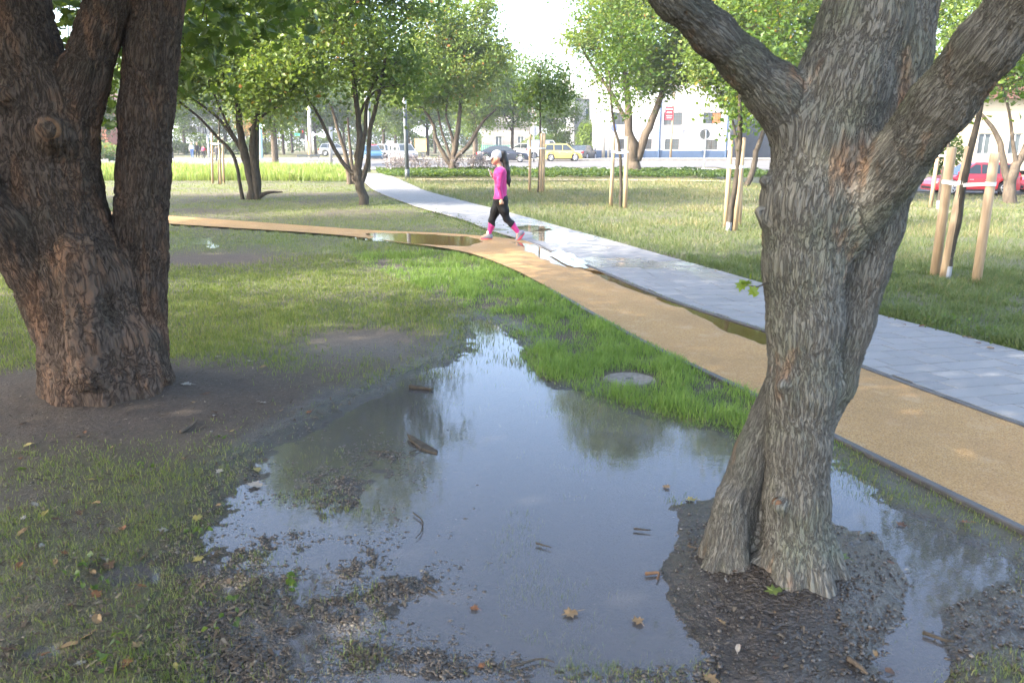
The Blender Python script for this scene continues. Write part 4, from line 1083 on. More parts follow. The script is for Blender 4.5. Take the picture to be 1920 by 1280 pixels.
# ---- the trees of the lawn, limbs as seen
def limbs_px(Y, *chains): return [px_chain([(q[0], q[1], q[2] * (.82 if Y < 36 else .9)) for q in c], Y) for c in chains]
YA = 25.3
tree('maple_tree', 'dark multi-stemmed maple with arching left branches on the lawn', P(465, 375), limbs_px(YA,
     [(470, 380, 11), (472, 345, 9.5), (462, 300, 10), (452, 255, 8), (446, 205, 6.5), (440, 140, 5), (436, 60, 3)],
     [(484, 372, 9), (480, 330, 10), (474, 280, 9), (478, 230, 5), (485, 170, 4), (489, 90, 3)], [(478, 380, 8), (486, 350, 6), (482, 300, 4.5), (484, 230, 3.5), (488, 150, 2.5)],
     [(456, 378, 5), (449, 345, 4), (444, 310, 4), (430, 280, 4), (405, 255, 3.5), (375, 222, 3), (335, 190, 2)],
     [(462, 300, 5), (440, 262, 4), (405, 218, 3.3), (365, 188, 2.6), (325, 160, 1.8)], [(455, 285, 4), (425, 230, 3), (400, 175, 2.5), (378, 130, 2)],
     [(468, 245, 4), (492, 218, 3), (512, 205, 2.5), (545, 180, 1.6)], [(480, 372, 8), (500, 362, 4), (530, 360, 1.5)]),
     [((-8.8, YA, 5.8), (3.4, 3.2, 2.9), .82), ((-10.4, YA - .3, 3.6), (1.5, 1.4, .7), .08), ((-7.2, YA, 3.5), (1.4, 1.4, .8), .10)], 210, 170, .135, 501, 'leaf_y', 'bark_mid', group='maples on the lawn', sig=.40, tint0=.36)
YB2 = 23.1
tree('maple_tree', 'forked dark maple leaning left at the bend of the footpath', P(682, 386), limbs_px(YB2,
     [(684, 392, 12), (678, 360, 11), (670, 330, 11), (672, 295, 8.5), (674, 250, 7), (668, 190, 6), (662, 120, 5), (655, 30, 3.5)],
     [(672, 335, 6), (645, 308, 5), (622, 270, 4.5), (606, 235, 4), (590, 203, 3)], [(678, 340, 7), (690, 300, 5), (692, 250, 5), (702, 210, 5), (712, 170, 4), (724, 100, 3), (735, 30, 2)],
     [(674, 310, 6), (684, 250, 5), (688, 195, 4), (705, 150, 3), (740, 120, 2)], [(670, 230, 4), (686, 190, 3), (715, 165, 2.5), (760, 158, 1.8)]),
     [((-5.0, YB2, 6.3), (3.2, 3.1, 3.6), .86), ((-6.5, YB2, 3.7), (1.3, 1.3, .9), .10), ((-3.3, YB2, 3.6), (1.0, 1.2, .8), .06)], 230, 170, .135, 511, 'leaf_y', 'bark_mid', group='maples on the lawn', sig=.40, tint0=.30)
tree('maple_tree', 'slim reddish stems standing just behind the forked maple', P(654, 347), limbs_px(34.5,
     [(656, 350, 8), (654, 325, 7), (647, 285, 5), (634, 245, 4), (622, 200, 3)], [(662, 350, 6), (660, 310, 4), (655, 265, 3), (652, 220, 2.5)]),
     [((-7.8, 34.5, 6.3), (2.6, 2.6, 2.6), 1)], 90, 130, .16, 521, 'leaf_y', 'bark_light', group='maples on the lawn', sig=.42)
tree('maple_tree', 'many-limbed maple in the flower bed behind the walker', P(848, 326), limbs_px(47.2,
     [(848, 330, 9), (848, 308, 8.5), (852, 285, 6), (858, 245, 5), (863, 205, 4), (866, 150, 3), (872, 90, 2)], [(846, 312, 6), (832, 290, 5), (818, 262, 4), (812, 235, 3.5), (796, 208, 2.5), (772, 185, 1.8)],
     [(855, 296, 5), (876, 275, 4.5), (892, 250, 4), (906, 228, 3), (930, 205, 1.8)], [(846, 305, 4), (838, 275, 3), (828, 245, 2.6), (820, 205, 2)], [(852, 285, 4), (846, 250, 3), (836, 215, 2.4), (842, 170, 1.8)]),
     [((-3.2, 47.2, 6.7), (3.4, 3.1, 3.2), .9), ((-5.4, 47.2, 4.4), (1.4, 1.4, .8), .1)], 230, 150, .18, 531, 'leaf_y', 'bark_light', group='maples on the lawn', sig=.42, tint0=.40)
tree('maple_tree', 'large pale trunked tree with a forked trunk before the street', P(1190, 332), limbs_px(43.6,
     [(1190, 338, 17), (1188, 310, 14), (1187, 285, 13), (1180, 245, 9), (1178, 195, 7), (1170, 120, 5), (1165, 20, 3)], [(1194, 300, 10), (1204, 268, 9), (1222, 228, 8), (1240, 180, 6), (1255, 120, 4), (1265, 40, 2.5)],
     [(1182, 240, 5), (1150, 180, 4), (1115, 130, 3), (1085, 80, 2)], [(1178, 160, 4), (1190, 90, 3), (1200, 10, 2.5)]),
     [((6.2, 43.6, 10.2), (3.9, 4.2, 6.0), .84), ((7.6, 43.6, 5.3), (1.6, 1.5, 1.0), .07), ((8.8, 43.2, 6.4), (1.8, 1.5, 1.0), .09)], 380, 150, .19, 541, 'leaf_y', 'bark_light', group='maples on the lawn', sig=.46, tint0=.38)
tree('maple_tree', 'grey forked tree at the side street in front of the red car', PD(1892, 375, 33.0), limbs_px(33.0,
     [(1893, 382, 15), (1892, 355, 13), (1896, 330, 13), (1912, 300, 9), (1930, 260, 7), (1950, 200, 5), (1960, 100, 3)], [(1890, 335, 9), (1880, 295, 7), (1872, 262, 6), (1850, 225, 4), (1820, 195, 2.5)],
     [(1905, 310, 6), (1900, 270, 4), (1890, 200, 3), (1870, 130, 2)]),
     [((19.6, 33, 7.6), (4.9, 4.2, 4.0), .9), ((20.4, 33, 4.6), (2.0, 1.8, .8), .1)], 210, 150, .16, 551, 'leaf', 'bark_light', group='maples on the lawn', sig=.42, tint0=.40)
tree('maple_tree', 'slanting multi-stemmed tree with orange tinged leaves behind stakes', P(1396, 354), limbs_px(33.0,
     [(1392, 360, 8), (1404, 340, 7), (1414, 310, 6.5), (1418, 285, 6), (1428, 255, 5), (1442, 215, 4), (1455, 150, 3)], [(1388, 360, 6), (1386, 310, 5), (1388, 255, 4.5), (1392, 200, 4), (1390, 120, 3), (1385, 30, 2)],
     [(1384, 300, 4), (1376, 240, 3.5), (1360, 190, 3), (1335, 150, 2)]),
     [((9.0, 33, 7.6), (2.6, 2.8, 4.2), .85), ((9.4, 33, 3.9), (0.9, 1.0, 1.0), .1), ((7.6, 33, 4.6), (.8, .9, .8), .05)], 220, 150, .16, 561, 'leaf_y', 'bark_mid', group='maples on the lawn', sig=.42, tint0=.46)
tree('maple_tree', 'dense maple further back behind the near right limb', (14.5, 40, 0), [[(np.array([14.5, 40, -.1]), .22), (np.array([14.4, 40, 2.6]), .17), (np.array([14.6, 40, 5.5]), .1), (np.array([14.5, 40, 9]), .05)]],
     [((14.3, 40, 7.0), (4.0, 3.6, 4.2), 1)], 220, 150, .19, 571, 'leaf', 'bark_mid', group='maples on the lawn', sig=.45, tint0=.33)

# ---- young staked trees
def sapling(label, slabel, pbase, pts, stakes, ells, n_att, seed, mat='leaf_y', tie=None, guard=True, hw=4.0, size=.11, per=70):
    b = P(*pbase); Y = b[1]
    root = empty('young_tree', b, label=label, cat='tree', group='young staked trees')
    ch = px_chain([(x, y, w) for x, y, w in pts], Y)
    tubes, C, T = grow([ch], [((q[0], Y, q[1]), q[2], q[3]) for q in ells], n_att, per, size, seed, sig=.30, twig=.014, tint0=.42)
    link('trunk', branch_mesh('trunk', [(p - b, r_, n) for p, r_, n in tubes], M['bark_mid']), root)
    link('crown', leaves_mesh('crown', C - b, T, size, M[mat], seed), root)
    if guard:
        g_ = MB(); c0, c1 = ch[0][0], ch[1][0]; d = (c1 - c0) / np.linalg.norm(c1 - c0)
        g_.tube([c0 - b - d * .03, c0 - b + d * .21], [.062, .058], 14, False); g_.tube([c0 - b - d * .03, c0 - b + d * .208], [.055, .052], 14, False); g_.build('trunk_guard', M['guard'], root, True)
    st = empty('tree_stakes', b, label=slabel, cat='stake', group='wooden stakes round young trees')
    ends = []
    rsk = random.Random(seed)
    for (xb, yb, xt, yt, w) in stakes:
        p0 = P(xb, yb); Yk = p0[1]
        p1 = PD(xt, yt, Yk + rsk.uniform(-.04, .04)); r_ = w / 2 * Yk / 1494
        s_ = MB(); up = (p1 - p0) / np.linalg.norm(p1 - p0)
        s_.tube([p0 - b - up * .15, (p0 + p1) / 2 - b + np.array([rsk.uniform(-.006, .006), 0, 0]), p1 - b - up * r_ * .3, p1 - b], [r_ * 1.03, r_, r_ * .97, r_ * .72], 12)
        s_.build('stake', M['stake'], st, True)
        ends.append((p0, p1, r_))
    # webbing ties from each stake to the stem
    zt = tie
    for (p0, p1, r_) in ends:
        f = (zt - p0[2]) / (p1[2] - p0[2]); A = p0 + (p1 - p0) * f
        k = np.argmin([abs(q[0][2] - zt) for q in ch])
        zs = np.array([q[0][2] for q in ch]); xs = np.array([q[0][0] for q in ch])
        Bp = np.array([np.interp(zt - .03, zs, xs), Y, zt - .03])
        m_ = MB(); m_.tube([A - b + np.array([0, 0, -.025]), A - b + np.array([0, 0, .025])], r_ + .006, 14, False)
        d = Bp - A; n_ = np.array([-d[1], d[0], 0]); n_ = n_ / (np.linalg.norm(n_) + 1e-9)
        for sgn in (1, -1):
            o_ = n_ * (r_ + .004) * sgn
            a0 = A - b + o_; b0 = Bp - b + o_ * .5
            m_.prism([a0 + [0, 0, -.022], b0 + [0, 0, -.022], b0 + [0, 0, .022], a0 + [0, 0, .022]], n_ * .003)
        m_.build('strap', M['strap'], st)
    return root
sapling('young tree leaning at the near right, tied between three stakes', 'three tall leaning stakes at the near right lawn', (1775, 524), [(1772, 528, 8.5), (1780, 480, 8), (1795, 410, 7.5), (1808, 330, 7), (1822, 270, 6), (1838, 200, 4.5), (1850, 120, 3), (1862, 20, 2)],
        [(1752, 518, 1785, 276, 17), (1768, 524, 1818, 274, 15), (1830, 532, 1866, 286, 17)], [(6.3, 3.7, (.8, .8, 1.1), .8), (6.0, 2.5, (.6, .6, .25), .2)], 26, 601, 'leaf', 1.25)
sapling('young tree with a grey trunk guard beside the trunk of the near tree', 'three stakes around the guarded young tree', (1366, 434), [(1365, 436, 6), (1372, 385, 5), (1382, 320, 5), (1386, 260, 4.5), (1388, 180, 3.5), (1390, 90, 2)],
        [(1360, 428, 1371, 262, 9), (1377, 434, 1394, 258, 11), (1386, 424, 1392, 268, 8)], [(4.75, 4.0, (.8, .8, 1.3), .7), (4.75, 2.5, (.45, .45, .7), .3)], 34, 602, 'leaf', 1.28)
sapling('slim young double stemmed tree between two stakes', 'two straight stakes in the middle of the right lawn', (1163, 390), [(1163, 392, 3.2), (1164, 350, 3), (1164, 310, 3), (1160, 270, 2.8), (1150, 230, 2.4), (1146, 190, 2), (1142, 130, 1.5)],
        [(1145, 388, 1151, 256, 7), (1172, 392, 1175, 256, 8)], [(2.9, 4.6, (.9, .8, 1.3), .8), (3.1, 3.0, (.5, .5, .4), .2)], 40, 603, 'leaf', 1.5, False, per=60)
sapling('young dark stemmed tree behind the walker with three stakes', 'three slender stakes just right of the walker', (1009, 362), [(1008, 364, 2.2), (1011, 320, 2), (1013, 270, 2), (1013, 230, 2), (1013, 180, 1.6), (1014, 110, 1)],
        [(993, 360, 994, 252, 5), (1013, 363, 1016, 250, 5), (1018, 362, 1021, 250, 5)], [(1.15, 3.7, (1.0, .9, .95), 1)], 50, 604, 'leaf_dark', 1.55, False, size=.12, per=70)
sapling('young tree on the far side street verge with short stakes', 'three stakes on the verge behind the near right stakes', (1760, 388), [(1759, 390, 4), (1766, 340, 3.5), (1774, 300, 3), (1780, 255, 2.5), (1786, 190, 2), (1790, 110, 1.2)],
        [(1745, 384, 1760, 280, 7), (1764, 388, 1775, 282, 6), (1772, 386, 1784, 284, 6)], [(12.3, 4.2, (1.1, 1, 1.3), .8), (12.0, 2.9, (.7, .7, .4), .2)], 44, 605, 'leaf_y', 1.4)
sapling('thin young tree in the tall grass at the left', 'three thin stakes in the tall grass at the left', (410, 346), [(410, 348, 1.6), (411, 300, 1.6), (411, 250, 1.5), (410, 200, 1.2), (409, 150, .8)],
        [(399, 344, 397, 250, 4), (414, 346, 410, 252, 4), (420, 344, 417, 258, 4)], [(-13.0, 4.6, (.9, .9, 1.2), 1)], 26, 606, 'leaf_y', 1.7, False)
# ================================================================== far trees: a few grown once, then copied with their parts
def proto(seed, hgt, cr, mat, bark, n_att, per, size, low=0.28, tr=.2):
    b = np.zeros(3)
    r_ = np.random.default_rng(seed)
    lim = [[(b + [0, 0, -.15], tr), (b + [r_.uniform(-.1, .1), 0, hgt * .3], tr * .8), (b + [r_.uniform(-.3, .3), r_.uniform(-.3, .3), hgt * .6], tr * .5), (b + [0, 0, hgt * .88], tr * .2)]]
    for k in range(3):
        an = r_.uniform(0, 6.28); d = np.array([math.cos(an), math.sin(an), 0])
        lim.append([(b + [0, 0, hgt * (.28 + .06 * k)], tr * .5), (b + d * cr * .4 + [0, 0, hgt * .48], tr * .35), (b + d * cr * .7 + [0, 0, hgt * .66], tr * .18)])
    tubes, C, T = grow(lim, [((0, 0, hgt * (low + 1) / 2), (cr, cr, hgt * (1 - low) / 2), 1)], n_att, per, size, seed, sig=.55, tint0=.4)
    return branch_mesh('trunk', tubes, M[bark]), leaves_mesh('crown', C, T, size, M[mat], seed)
PR = {'yel': proto(701, 10, 3.4, 'leaf_y', 'bark_far', 130, 90, .30), 'grn': proto(702, 11, 3.6, 'leaf', 'bark_far', 130, 90, .30), 'drk': proto(703, 12, 3.6, 'leaf_dark', 'bark_far', 130, 90, .32, .2),
      'tall': proto(705, 13, 4.2, 'leaf_y', 'bark_light', 150, 90, .30, .25, .34)}
rust_m = proto(704, 8, 2.6, 'leaf_rust', 'bark_far', 60, 60, .24)
PR['rst'] = rust_m
def far_tree(X, Y, kind, s, rz, label, sz=None, group='trees along the far street'):
    root = empty('street_tree', (X, Y, 0), rz, label=label, cat='tree', group=group)
    root.scale = (s, s, sz or s)
    for nm, me in zip(('trunk', 'crown'), PR[kind]): link(nm, me, root)
    return root
FT = [  # px of the trunk, distance, kind, scale, label
    (528, 61, 'tall', .78, 'thick trunked tree with rusty leaves by the crossing'), (505, 104, 'rst', 1.0, 'rust leaved tree behind the blue pole'), (340, 92, 'grn', .85, 'pale trunked tree beside the big left trunk'),
    (365, 128, 'drk', 1.1, 'bluish dark tree far behind the pedestrians'), (300, 120, 'drk', 1.0, 'far dark tree hidden behind the right stem of the old tree'), (205, 95, 'drk', .55, 'bushy dark tree in front of the red building'),
    (440, 132, 'drk', 1.15, 'far dark tree right of the pedestrians'), (560, 140, 'grn', 1.0, 'far green tree behind the striped pole'), (497, 112, 'yel', .9, 'first slim tree of the avenue'), (512, 118, 'yel', .9, 'second slim tree of the avenue'),
    (545, 121, 'grn', .9, 'third tree of the avenue'), (603, 116, 'grn', .85, 'avenue tree right of the striped pole'), (632, 124, 'yel', .9, 'avenue tree behind the grey pole'), (655, 138, 'grn', 1.0, 'avenue tree behind the slim reddish stems'),
    (702, 120, 'yel', .95, 'light green tree above the parked red car'), (726, 108, 'yel', .9, 'light green tree above the parked silver cars'), (772, 104, 'drk', .9, 'tree behind the tall dark lamp post'), (748, 135, 'yel', 1.1, 'far light tree behind the parked cars'),
    (806, 110, 'grn', .95, 'tree right of the tan board'), (820, 132, 'yel', 1.1, 'far tree between the board and the many-limbed maple'), (893, 83, 'tall', .82, 'thick pale trunk behind the dark saloon'), (930, 125, 'yel', .75, 'small light tree by the cream house'),
    (960, 86, 'grn', .76, 'slim grey trunk beside the walker cap'), (985, 120, 'rst', .95, 'orange leaved tree behind the three slender stakes'), (1040, 96, 'drk', .74, 'dense dark tree above the yellow car'), (1120, 105, 'drk', .62, 'dark conifer like tree right of the bright shrub'),
    (1085, 128, 'drk', .8, 'far dark tree behind the greige house'), (590, 165, 'drk', 1.3, 'distant tree closing the avenue'), (680, 170, 'drk', 1.3, 'distant tree behind the parked cars'), (760, 170, 'drk', 1.3, 'distant tree behind the lamp post'),
    (860, 165, 'drk', 1.15, 'distant tree behind the many-limbed maple'), (480, 175, 'drk', 1.35, 'distant tree left of the avenue'), (400, 180, 'drk', 1.4, 'distant tree behind the traffic lights'), (250, 170, 'drk', 1.4, 'distant tree behind the old tree'),
    (1460, 75, 'grn', .9, 'street tree hidden behind the near right trunk'), (1745, 60, 'grn', .8, 'tree over the hedge behind the verge stakes'), (1840, 70, 'grn', 1.0, 'tree behind the beige house'), (1930, 66, 'yel', 1.0, 'tree at the right end of the beige house'), (1660, 70, 'yel', .9, 'street tree behind the near right fork'),
    (1300, 58, 'yel', .0, '')]
rs = random.Random(11)
for (px, Y, kind, s, lab) in FT:
    if s <= 0: continue
    if kind in ('yel', 'grn', 'drk') and px < 1000: s *= 1.22
    far_tree((px - 960) * Y / 1490, Y, kind, s, rs.uniform(0, 6.28), lab)

# ---- shrubs and planted strips
def shrub(name, label, c, rad, n, size, mat, seed, cat='shrub', group=None, flat=False):
    root = empty(name, (c[0], c[1], 0), label=label, cat=cat, group=group)
    r_ = np.random.default_rng(seed)
    C = in_ell(r_, (0, 0, rad[2]), rad, n, .33)
    C = C[C[:, 2] > .05]
    lum = fbm2(C[:, 0] * 1.5 + seed, C[:, 2] * 1.5 + C[:, 1], 2, seed)
    C = C * (1 + 0.12 * lum[:, None])
    link('foliage', leaves_mesh('foliage', C, np.clip(.45 + .2 * r_.normal(size=len(C)) + .2 * lum, 0, 1), size, M[mat], seed), root)
    t = MB()
    for k in range(5):
        an = k * 1.26; t.tube([(0, 0, -.05), (rad[0] * .3 * math.cos(an), rad[1] * .3 * math.sin(an), rad[2] * .8), (rad[0] * .5 * math.cos(an), rad[1] * .5 * math.sin(an), rad[2] * 1.5)], [.05, .035, .015], 6)
    t.build('stem', M['bark_far'], root)
    return root
shrub('conifer_shrub', 'bright yellow green conifer shrub behind the black saloon', (hx(1097, 94), 94), (1.45, 1.4, 2.15), 3800, .26, 'leaf_bush', 801)
shrub('shrub', 'dark round shrub above the white van', (hx(1043, 100), 100), (1.9, 1.5, 1.6), 2600, .26, 'leaf_dark', 802)
shrub('shrub', 'low light shrub between the black saloon and the pole', (hx(1117, 92), 92), (1.0, 1.0, .85), 1600, .2, 'leaf_bush', 803)
shrub('shrub', 'leafy shrub by the verge stakes at the right edge', (hx(1738, 44), 44), (1.3, 1.2, 1.25), 2800, .16, 'leaf_bush', 804)
shrub('shrub', 'light bushes at the foot of the red building', (hx(205, 80), 80), (2.2, 1.5, .9), 2200, .24, 'leaf_y', 805)
shrub('shrub', 'dark shrub behind the saloon by the cream house', (hx(1010, 104), 104), (2.2, 1.6, 1.3), 2200, .26, 'leaf', 806)
# hedges closing the view at the far end of the park
def hedge(label, x0, x1, Y, h, n, mat, seed):
    r_ = np.random.default_rng(seed); x = r_.uniform(x0, x1, n)
    top = h * (.75 + .45 * fbm2(x * .35, x * 0 + seed, 3, seed))
    z = top * r_.uniform(0.02, 1, n) ** .7; y = Y + r_.normal(size=n) * .8 * (1 - .4 * z / h)
    root = empty('hedge', ((x0 + x1) / 2, Y, 0), label=label, cat='hedge')
    off = np.array([(x0 + x1) / 2, Y, 0])
    link('foliage', leaves_mesh('foliage', np.stack([x, y, z], 1) - off, np.clip(.4 + .2 * r_.normal(size=n), 0, 1), .42, M[mat], seed), root)
    t = MB()
    for k in range(12): xx = (x1 - x0) * (k / 11 - .5); t.tube([(xx, 0, -.1), (xx + .2, 0, h * .7)], [.08, .03], 5)
    t.build('stems', M['bark_far'], root)
hedge('dark hedge at the far end of the avenue', -90, -38, 150, 6.0, 12000, 'leaf_dark', 851)
hedge('hedge behind the avenue trees', -38, -6, 158, 5.2, 9000, 'leaf_dark', 852)
hedge('hedge behind the cream house', -6, 30, 150, 5.0, 8000, 'leaf', 853)
hedge('hedge behind the pedestrians at the far left', -75, -34, 118, 2.4, 8000, 'leaf_dark', 854)
def groundcover(name, label, poly, n, hmax, size, mat, seed, cat='ground cover'):
    r_ = np.random.default_rng(seed); poly = np.asarray(poly)
    lo, hi = poly.min(0), poly.max(0)
    q = r_.uniform(lo, hi, (n * 2, 2)); q = q[sdpoly(q[:, 0], q[:, 1], poly) < 0][:n]
    hh = hmax * np.clip(.55 + .45 * fbm2(q[:, 0] * 1.1, q[:, 1] * 1.1, 3, seed), .05, 1)
    z = hh * r_.uniform(0.1, 1, len(q)) ** .6
    o_ = link(name, leaves_mesh(name, np.stack([q[:, 0], q[:, 1], z + .02], 1), np.clip(.4 + .25 * r_.normal(size=len(q)), 0, 1), size, M[mat], seed))
    return tag(o_, label, cat, None, 'stuff')
groundcover('hedge_planting', 'low leafy green planting strip before the street', [(-0.6, 41), (8, 40.5), (14.5, 39.5), (15.5, 43.5), (8, 47.5), (-0.6, 48)], 20000, .48, .14, 'leaf_dark', 811)
groundcover('flower_bed_planting', 'dark ground cover in the bed under the many-limbed maple', [(-8.2, 48.8), (-6.9, 43.5), (-5.1, 40.2), (-0.7, 41), (-0.7, 49)], 17000, .42, .13, 'leaf_dark', 812)
# dried seed heads standing in that bed
M['seed'] = leaf_mat('seed_head', [(0, (.09, .075, .075)), (.5, (.16, .135, .13)), (1, (.27, .23, .21))], .2, (.4, .35, .3))
r = np.random.default_rng(815)
q = np.stack([r.uniform(-7.4, -.8, 420), r.uniform(46.4, 49.2, 420)], 1)
tw = [(np.array([[x_, y_, 0], [x_ + dx * .5, y_, .35], [x_ + dx, y_, h_]]), np.array([.012, .010, .007]), 4) for (x_, y_), dx, h_ in zip(q[:110], r.normal(size=110) * .12, r.uniform(.45, .95, 110))]
sh = empty('dried_flower_planting', (0, 0, 0), label='withered grey flower heads above the bed behind the walker', cat='ground cover', kind='stuff')
tag(link('stalks', branch_mesh('stalks', tw, M['bark_far']), sh), kind='stuff')
cz = np.array([t_[0][-1] for t_ in tw]); C = np.repeat(cz, 26, 0) + r.normal(size=(len(cz) * 26, 3)) * np.array([.12, .12, .13])
tag(link('seed_heads', leaves_mesh('seed_heads', C, r.uniform(0, 1, len(C)), .11, M['seed'], 816), sh), kind='stuff')

# ================================================================== grass blades
def blades(name, label, x, y, h, w, tint, mat, seed, far=False, lean=0.55, zoff=None):
    r_ = np.random.default_rng(seed); n = len(x)
    z = ground_h(x, y) - .006 if zoff is None else zoff
    an = r_.uniform(0, 2 * math.pi, n); ld = r_.uniform(0, 2 * math.pi, n); le = h * lean * r_.uniform(.1, 1.3, n)
    sx, sy = np.cos(an) * w / 2, np.sin(an) * w / 2
    lx, ly = np.cos(ld) * le, np.sin(ld) * le
    hh = h * (1 - .25 * np.clip(le / np.maximum(h, 1e-6), 0, 1) ** 2)
    if far:
        V = np.stack([np.stack([x - sx, y - sy, z], 1), np.stack([x + sx, y + sy, z], 1), np.stack([x + lx, y + ly, z + hh], 1)], 1); k = 3
        i = np.arange(n)[:, None] * 3; F = [i + np.array([[0, 1, 2]])]
    else:
        V = np.stack([np.stack([x - sx, y - sy, z], 1), np.stack([x + sx, y + sy, z], 1), np.stack([x + .35 * lx + sx * .8, y + .35 * ly + sy * .8, z + hh * .58], 1),
                      np.stack([x + .35 * lx - sx * .8, y + .35 * ly - sy * .8, z + hh * .58], 1), np.stack([x + lx, y + ly, z + hh], 1)], 1); k = 5
        i = np.arange(n)[:, None] * 5; F = [i + np.array([[0, 1, 2, 3]]), i + np.array([[3, 2, 4]])]
    me = mesh_np(name, V.reshape(-1, 3), F, M[mat], False, {'tint': np.repeat(np.clip(tint, 0, 1), k)})
    return tag(link(name, me), label, 'grass', None, 'stuff')
def scatter(n, r0, r1, pw, seed, a0=-40, a1=40):
    """points around the viewpoint, density falling off with distance"""
    r_ = np.random.default_rng(seed)
    u = r_.uniform(0, 1, n)
    rr = r0 * (r1 / r0) ** u if pw == 2 else (r0 ** (2 - pw) + u * (r1 ** (2 - pw) - r0 ** (2 - pw))) ** (1 / (2 - pw))
    th = np.radians(r_.uniform(a0, a1, n))
    x, y = rr * np.sin(th), rr * np.cos(th)
    # clump
    x = x + r_.normal(size=n) * .01 * rr ** .5; y = y + r_.normal(size=n) * .01 * rr ** .5
    return x, y, np.hypot(x, y), r_
x, y, rr, r_ = scatter(560000, 2.3, 13.0, 1.6, 901)
d, dry, h = grass_density(x, y)
vv = sdpoly(x, y, VIVID) < .1
keep = r_.uniform(size=len(x)) < np.clip(d, 0, 1) * np.where(vv, 1.0, .9)
gxr = np.interp(y, GRY_R[::-1, 1], GRY_R[::-1, 0]); right = x > gxr
m = keep & vv
h = h * r_.uniform(.55, 1.4, len(x))
wd = 0.0034 * np.clip(rr / 4.0, .8, 2.6)
blades('grass', 'lush bright green grass strip between puddle and ochre path', x[m], y[m], h[m], wd[m], .42 + .2 * r_.normal(size=m.sum()) + .25 * dry[m], 'grass', 902)
m = keep & ~vv & ~right
blades('lawn_grass', 'short patchy lawn grass round the left tree and puddle', x[m], y[m], h[m], wd[m], .38 + .2 * r_.normal(size=m.sum()) + .4 * dry[m], 'grass_lawn', 903)
m = keep & right
blades('meadow_grass', 'rough grass on the right lawn near the slabs', x[m], y[m], h[m], wd[m] * 1.1, .25 + .2 * r_.normal(size=m.sum()) + .5 * dry[m], 'grass_dry', 904, lean=.8)
x, y, rr, r_ = scatter(380000, 11.5, 62.0, 1.85, 911)
d, dry, h = grass_density(x, y)
keep = (r_.uniform(size=len(x)) < d) & (y < 39 + 4 * (np.abs(x) > 99)) | ((y >= 39) & (y < 52.3) & (x < -8.6) & (r_.uniform(size=len(x)) < d))
ss = (x > 14) & (np.hypot(x - 30, y - 31) < 3) 
keep &= ~((x > 13) & (y > 36 + (26 - x).clip(0) * .8))
gxr = np.interp(y, GRY_R[::-1, 1], GRY_R[::-1, 0]); right = x > gxr
wd = .0032 * rr / 4.6
h = h * r_.uniform(.6, 1.5, len(x))
m = keep & right
blades('meadow_grass', 'dry mixed grass further back on the right lawn', x[m], y[m], h[m] * 1.15, wd[m], .25 + .2 * r_.normal(size=m.sum()) + .5 * dry[m], 'grass_dry', 912, True, .8)
m = keep & ~right
blades('lawn_grass', 'sunlit lawn grass under the maples at the back left', x[m], y[m], h[m], wd[m], .5 + .2 * r_.normal(size=m.sum()) + .35 * dry[m], 'grass_lawn', 913, True, .7)
# tall unmown grass
r = np.random.default_rng(921)
n = 62000
y = r.uniform(37.5, 52, n); x = r.uniform(-40, -6, n)
xr = np.interp(y, GRY_L[::-1, 1], GRY_L[::-1, 0])
m = (x < xr - .5) & (y > 37.5 + .8 * fbm2(x * .4, y * 0, 2, 9)) & (x > -0.75 * y)
x, y = x[m], y[m]
hh = .62 * np.clip(.8 + .45 * fbm2(x * .5, y * .5, 3, 922), .3, 1.3) * r.uniform(.5, 1.3, len(x)) * np.where(x > -9.5, .6, 1)
blades('tall_grass', 'tall pale unmown grass in front of the street at the left', x, y, hh, np.full(len(x), .035), .5 + .22 * r.normal(size=len(x)), 'grass_tall', 923, False, .45)
# broad leaved weeds along the path and in the mud
r = np.random.default_rng(931)
C = []
for k in range(150):
    if k < 60:
        q = P(r.uniform(1640, 1920), r.uniform(600, 690)); gxr = np.interp(q[1], GRY_R[::-1, 1], GRY_R[::-1, 0]); q[0] = gxr + abs(r.normal()) * .25 + .05
    elif k < 74: q = P(r.uniform(0, 560), r.uniform(800, 1270))
    else: q = P(r.uniform(860, 960), r.uniform(400, 445)); q[0] = np.interp(q[1], GRY_L[::-1, 1], GRY_L[::-1, 0]) - abs(r.normal()) * .3 - .1
    m_ = r.integers(4, 9); sp = .03 if 60 <= k < 74 else .10
    C.append(q + np.stack([r.normal(size=m_) * sp, r.normal(size=m_) * sp, .02 + np.abs(r.normal(size=m_)) * (sp * .7)], 1))
C = np.vstack(C)
tag(link('weeds', leaves_mesh('weeds', C, np.clip(.4 + .2 * r.normal(size=len(C)), 0, 1), .034, M['leaf_dark'], 932)), 'small broad leaved weeds in the mud and along the slabs', 'weeds', None, 'stuff')

# ================================================================== posts, signs, street furniture
def pole(name, label, px, py, top, w, m, cat='pole', ptop=None, taper=.85, dx=0):
    b = P(px, py); Y = b[1]; t = PD(px + dx, top, Y); r_ = w / 2 * Y / 1494
    o_ = empty(name, b, label=label, cat=cat)
    p_ = MB(); p_.tube([(0, 0, -.1), (t[0] - b[0], 0, t[2])], [r_, r_ * taper], 12); p_.build('post', M[m], o_, True)
    return o_, b, t, r_
o_, b, t, r_ = pole('lamp_post', 'tall dark grey lamp post beside the footpath', 764, 337, 205, 8, 'metal_dark', 'lamp post', dx=-5)
c_ = MB(); c_.tube([(t[0] - b[0], 0, t[2]), (t[0] - b[0], 0, t[2] + .55)], [r_ * .9, r_ * .8], 12); c_.build('lamp_head', M['lamp_glass'], o_, True)
c_ = MB(); c_.tube([(t[0] - b[0], 0, t[2] + .55), (t[0] - b[0], 0, t[2] + .68)], [r_ * 1.2, r_ * 1.1], 12); c_.build('lamp_cap', M['metal_dark'], o_, True)
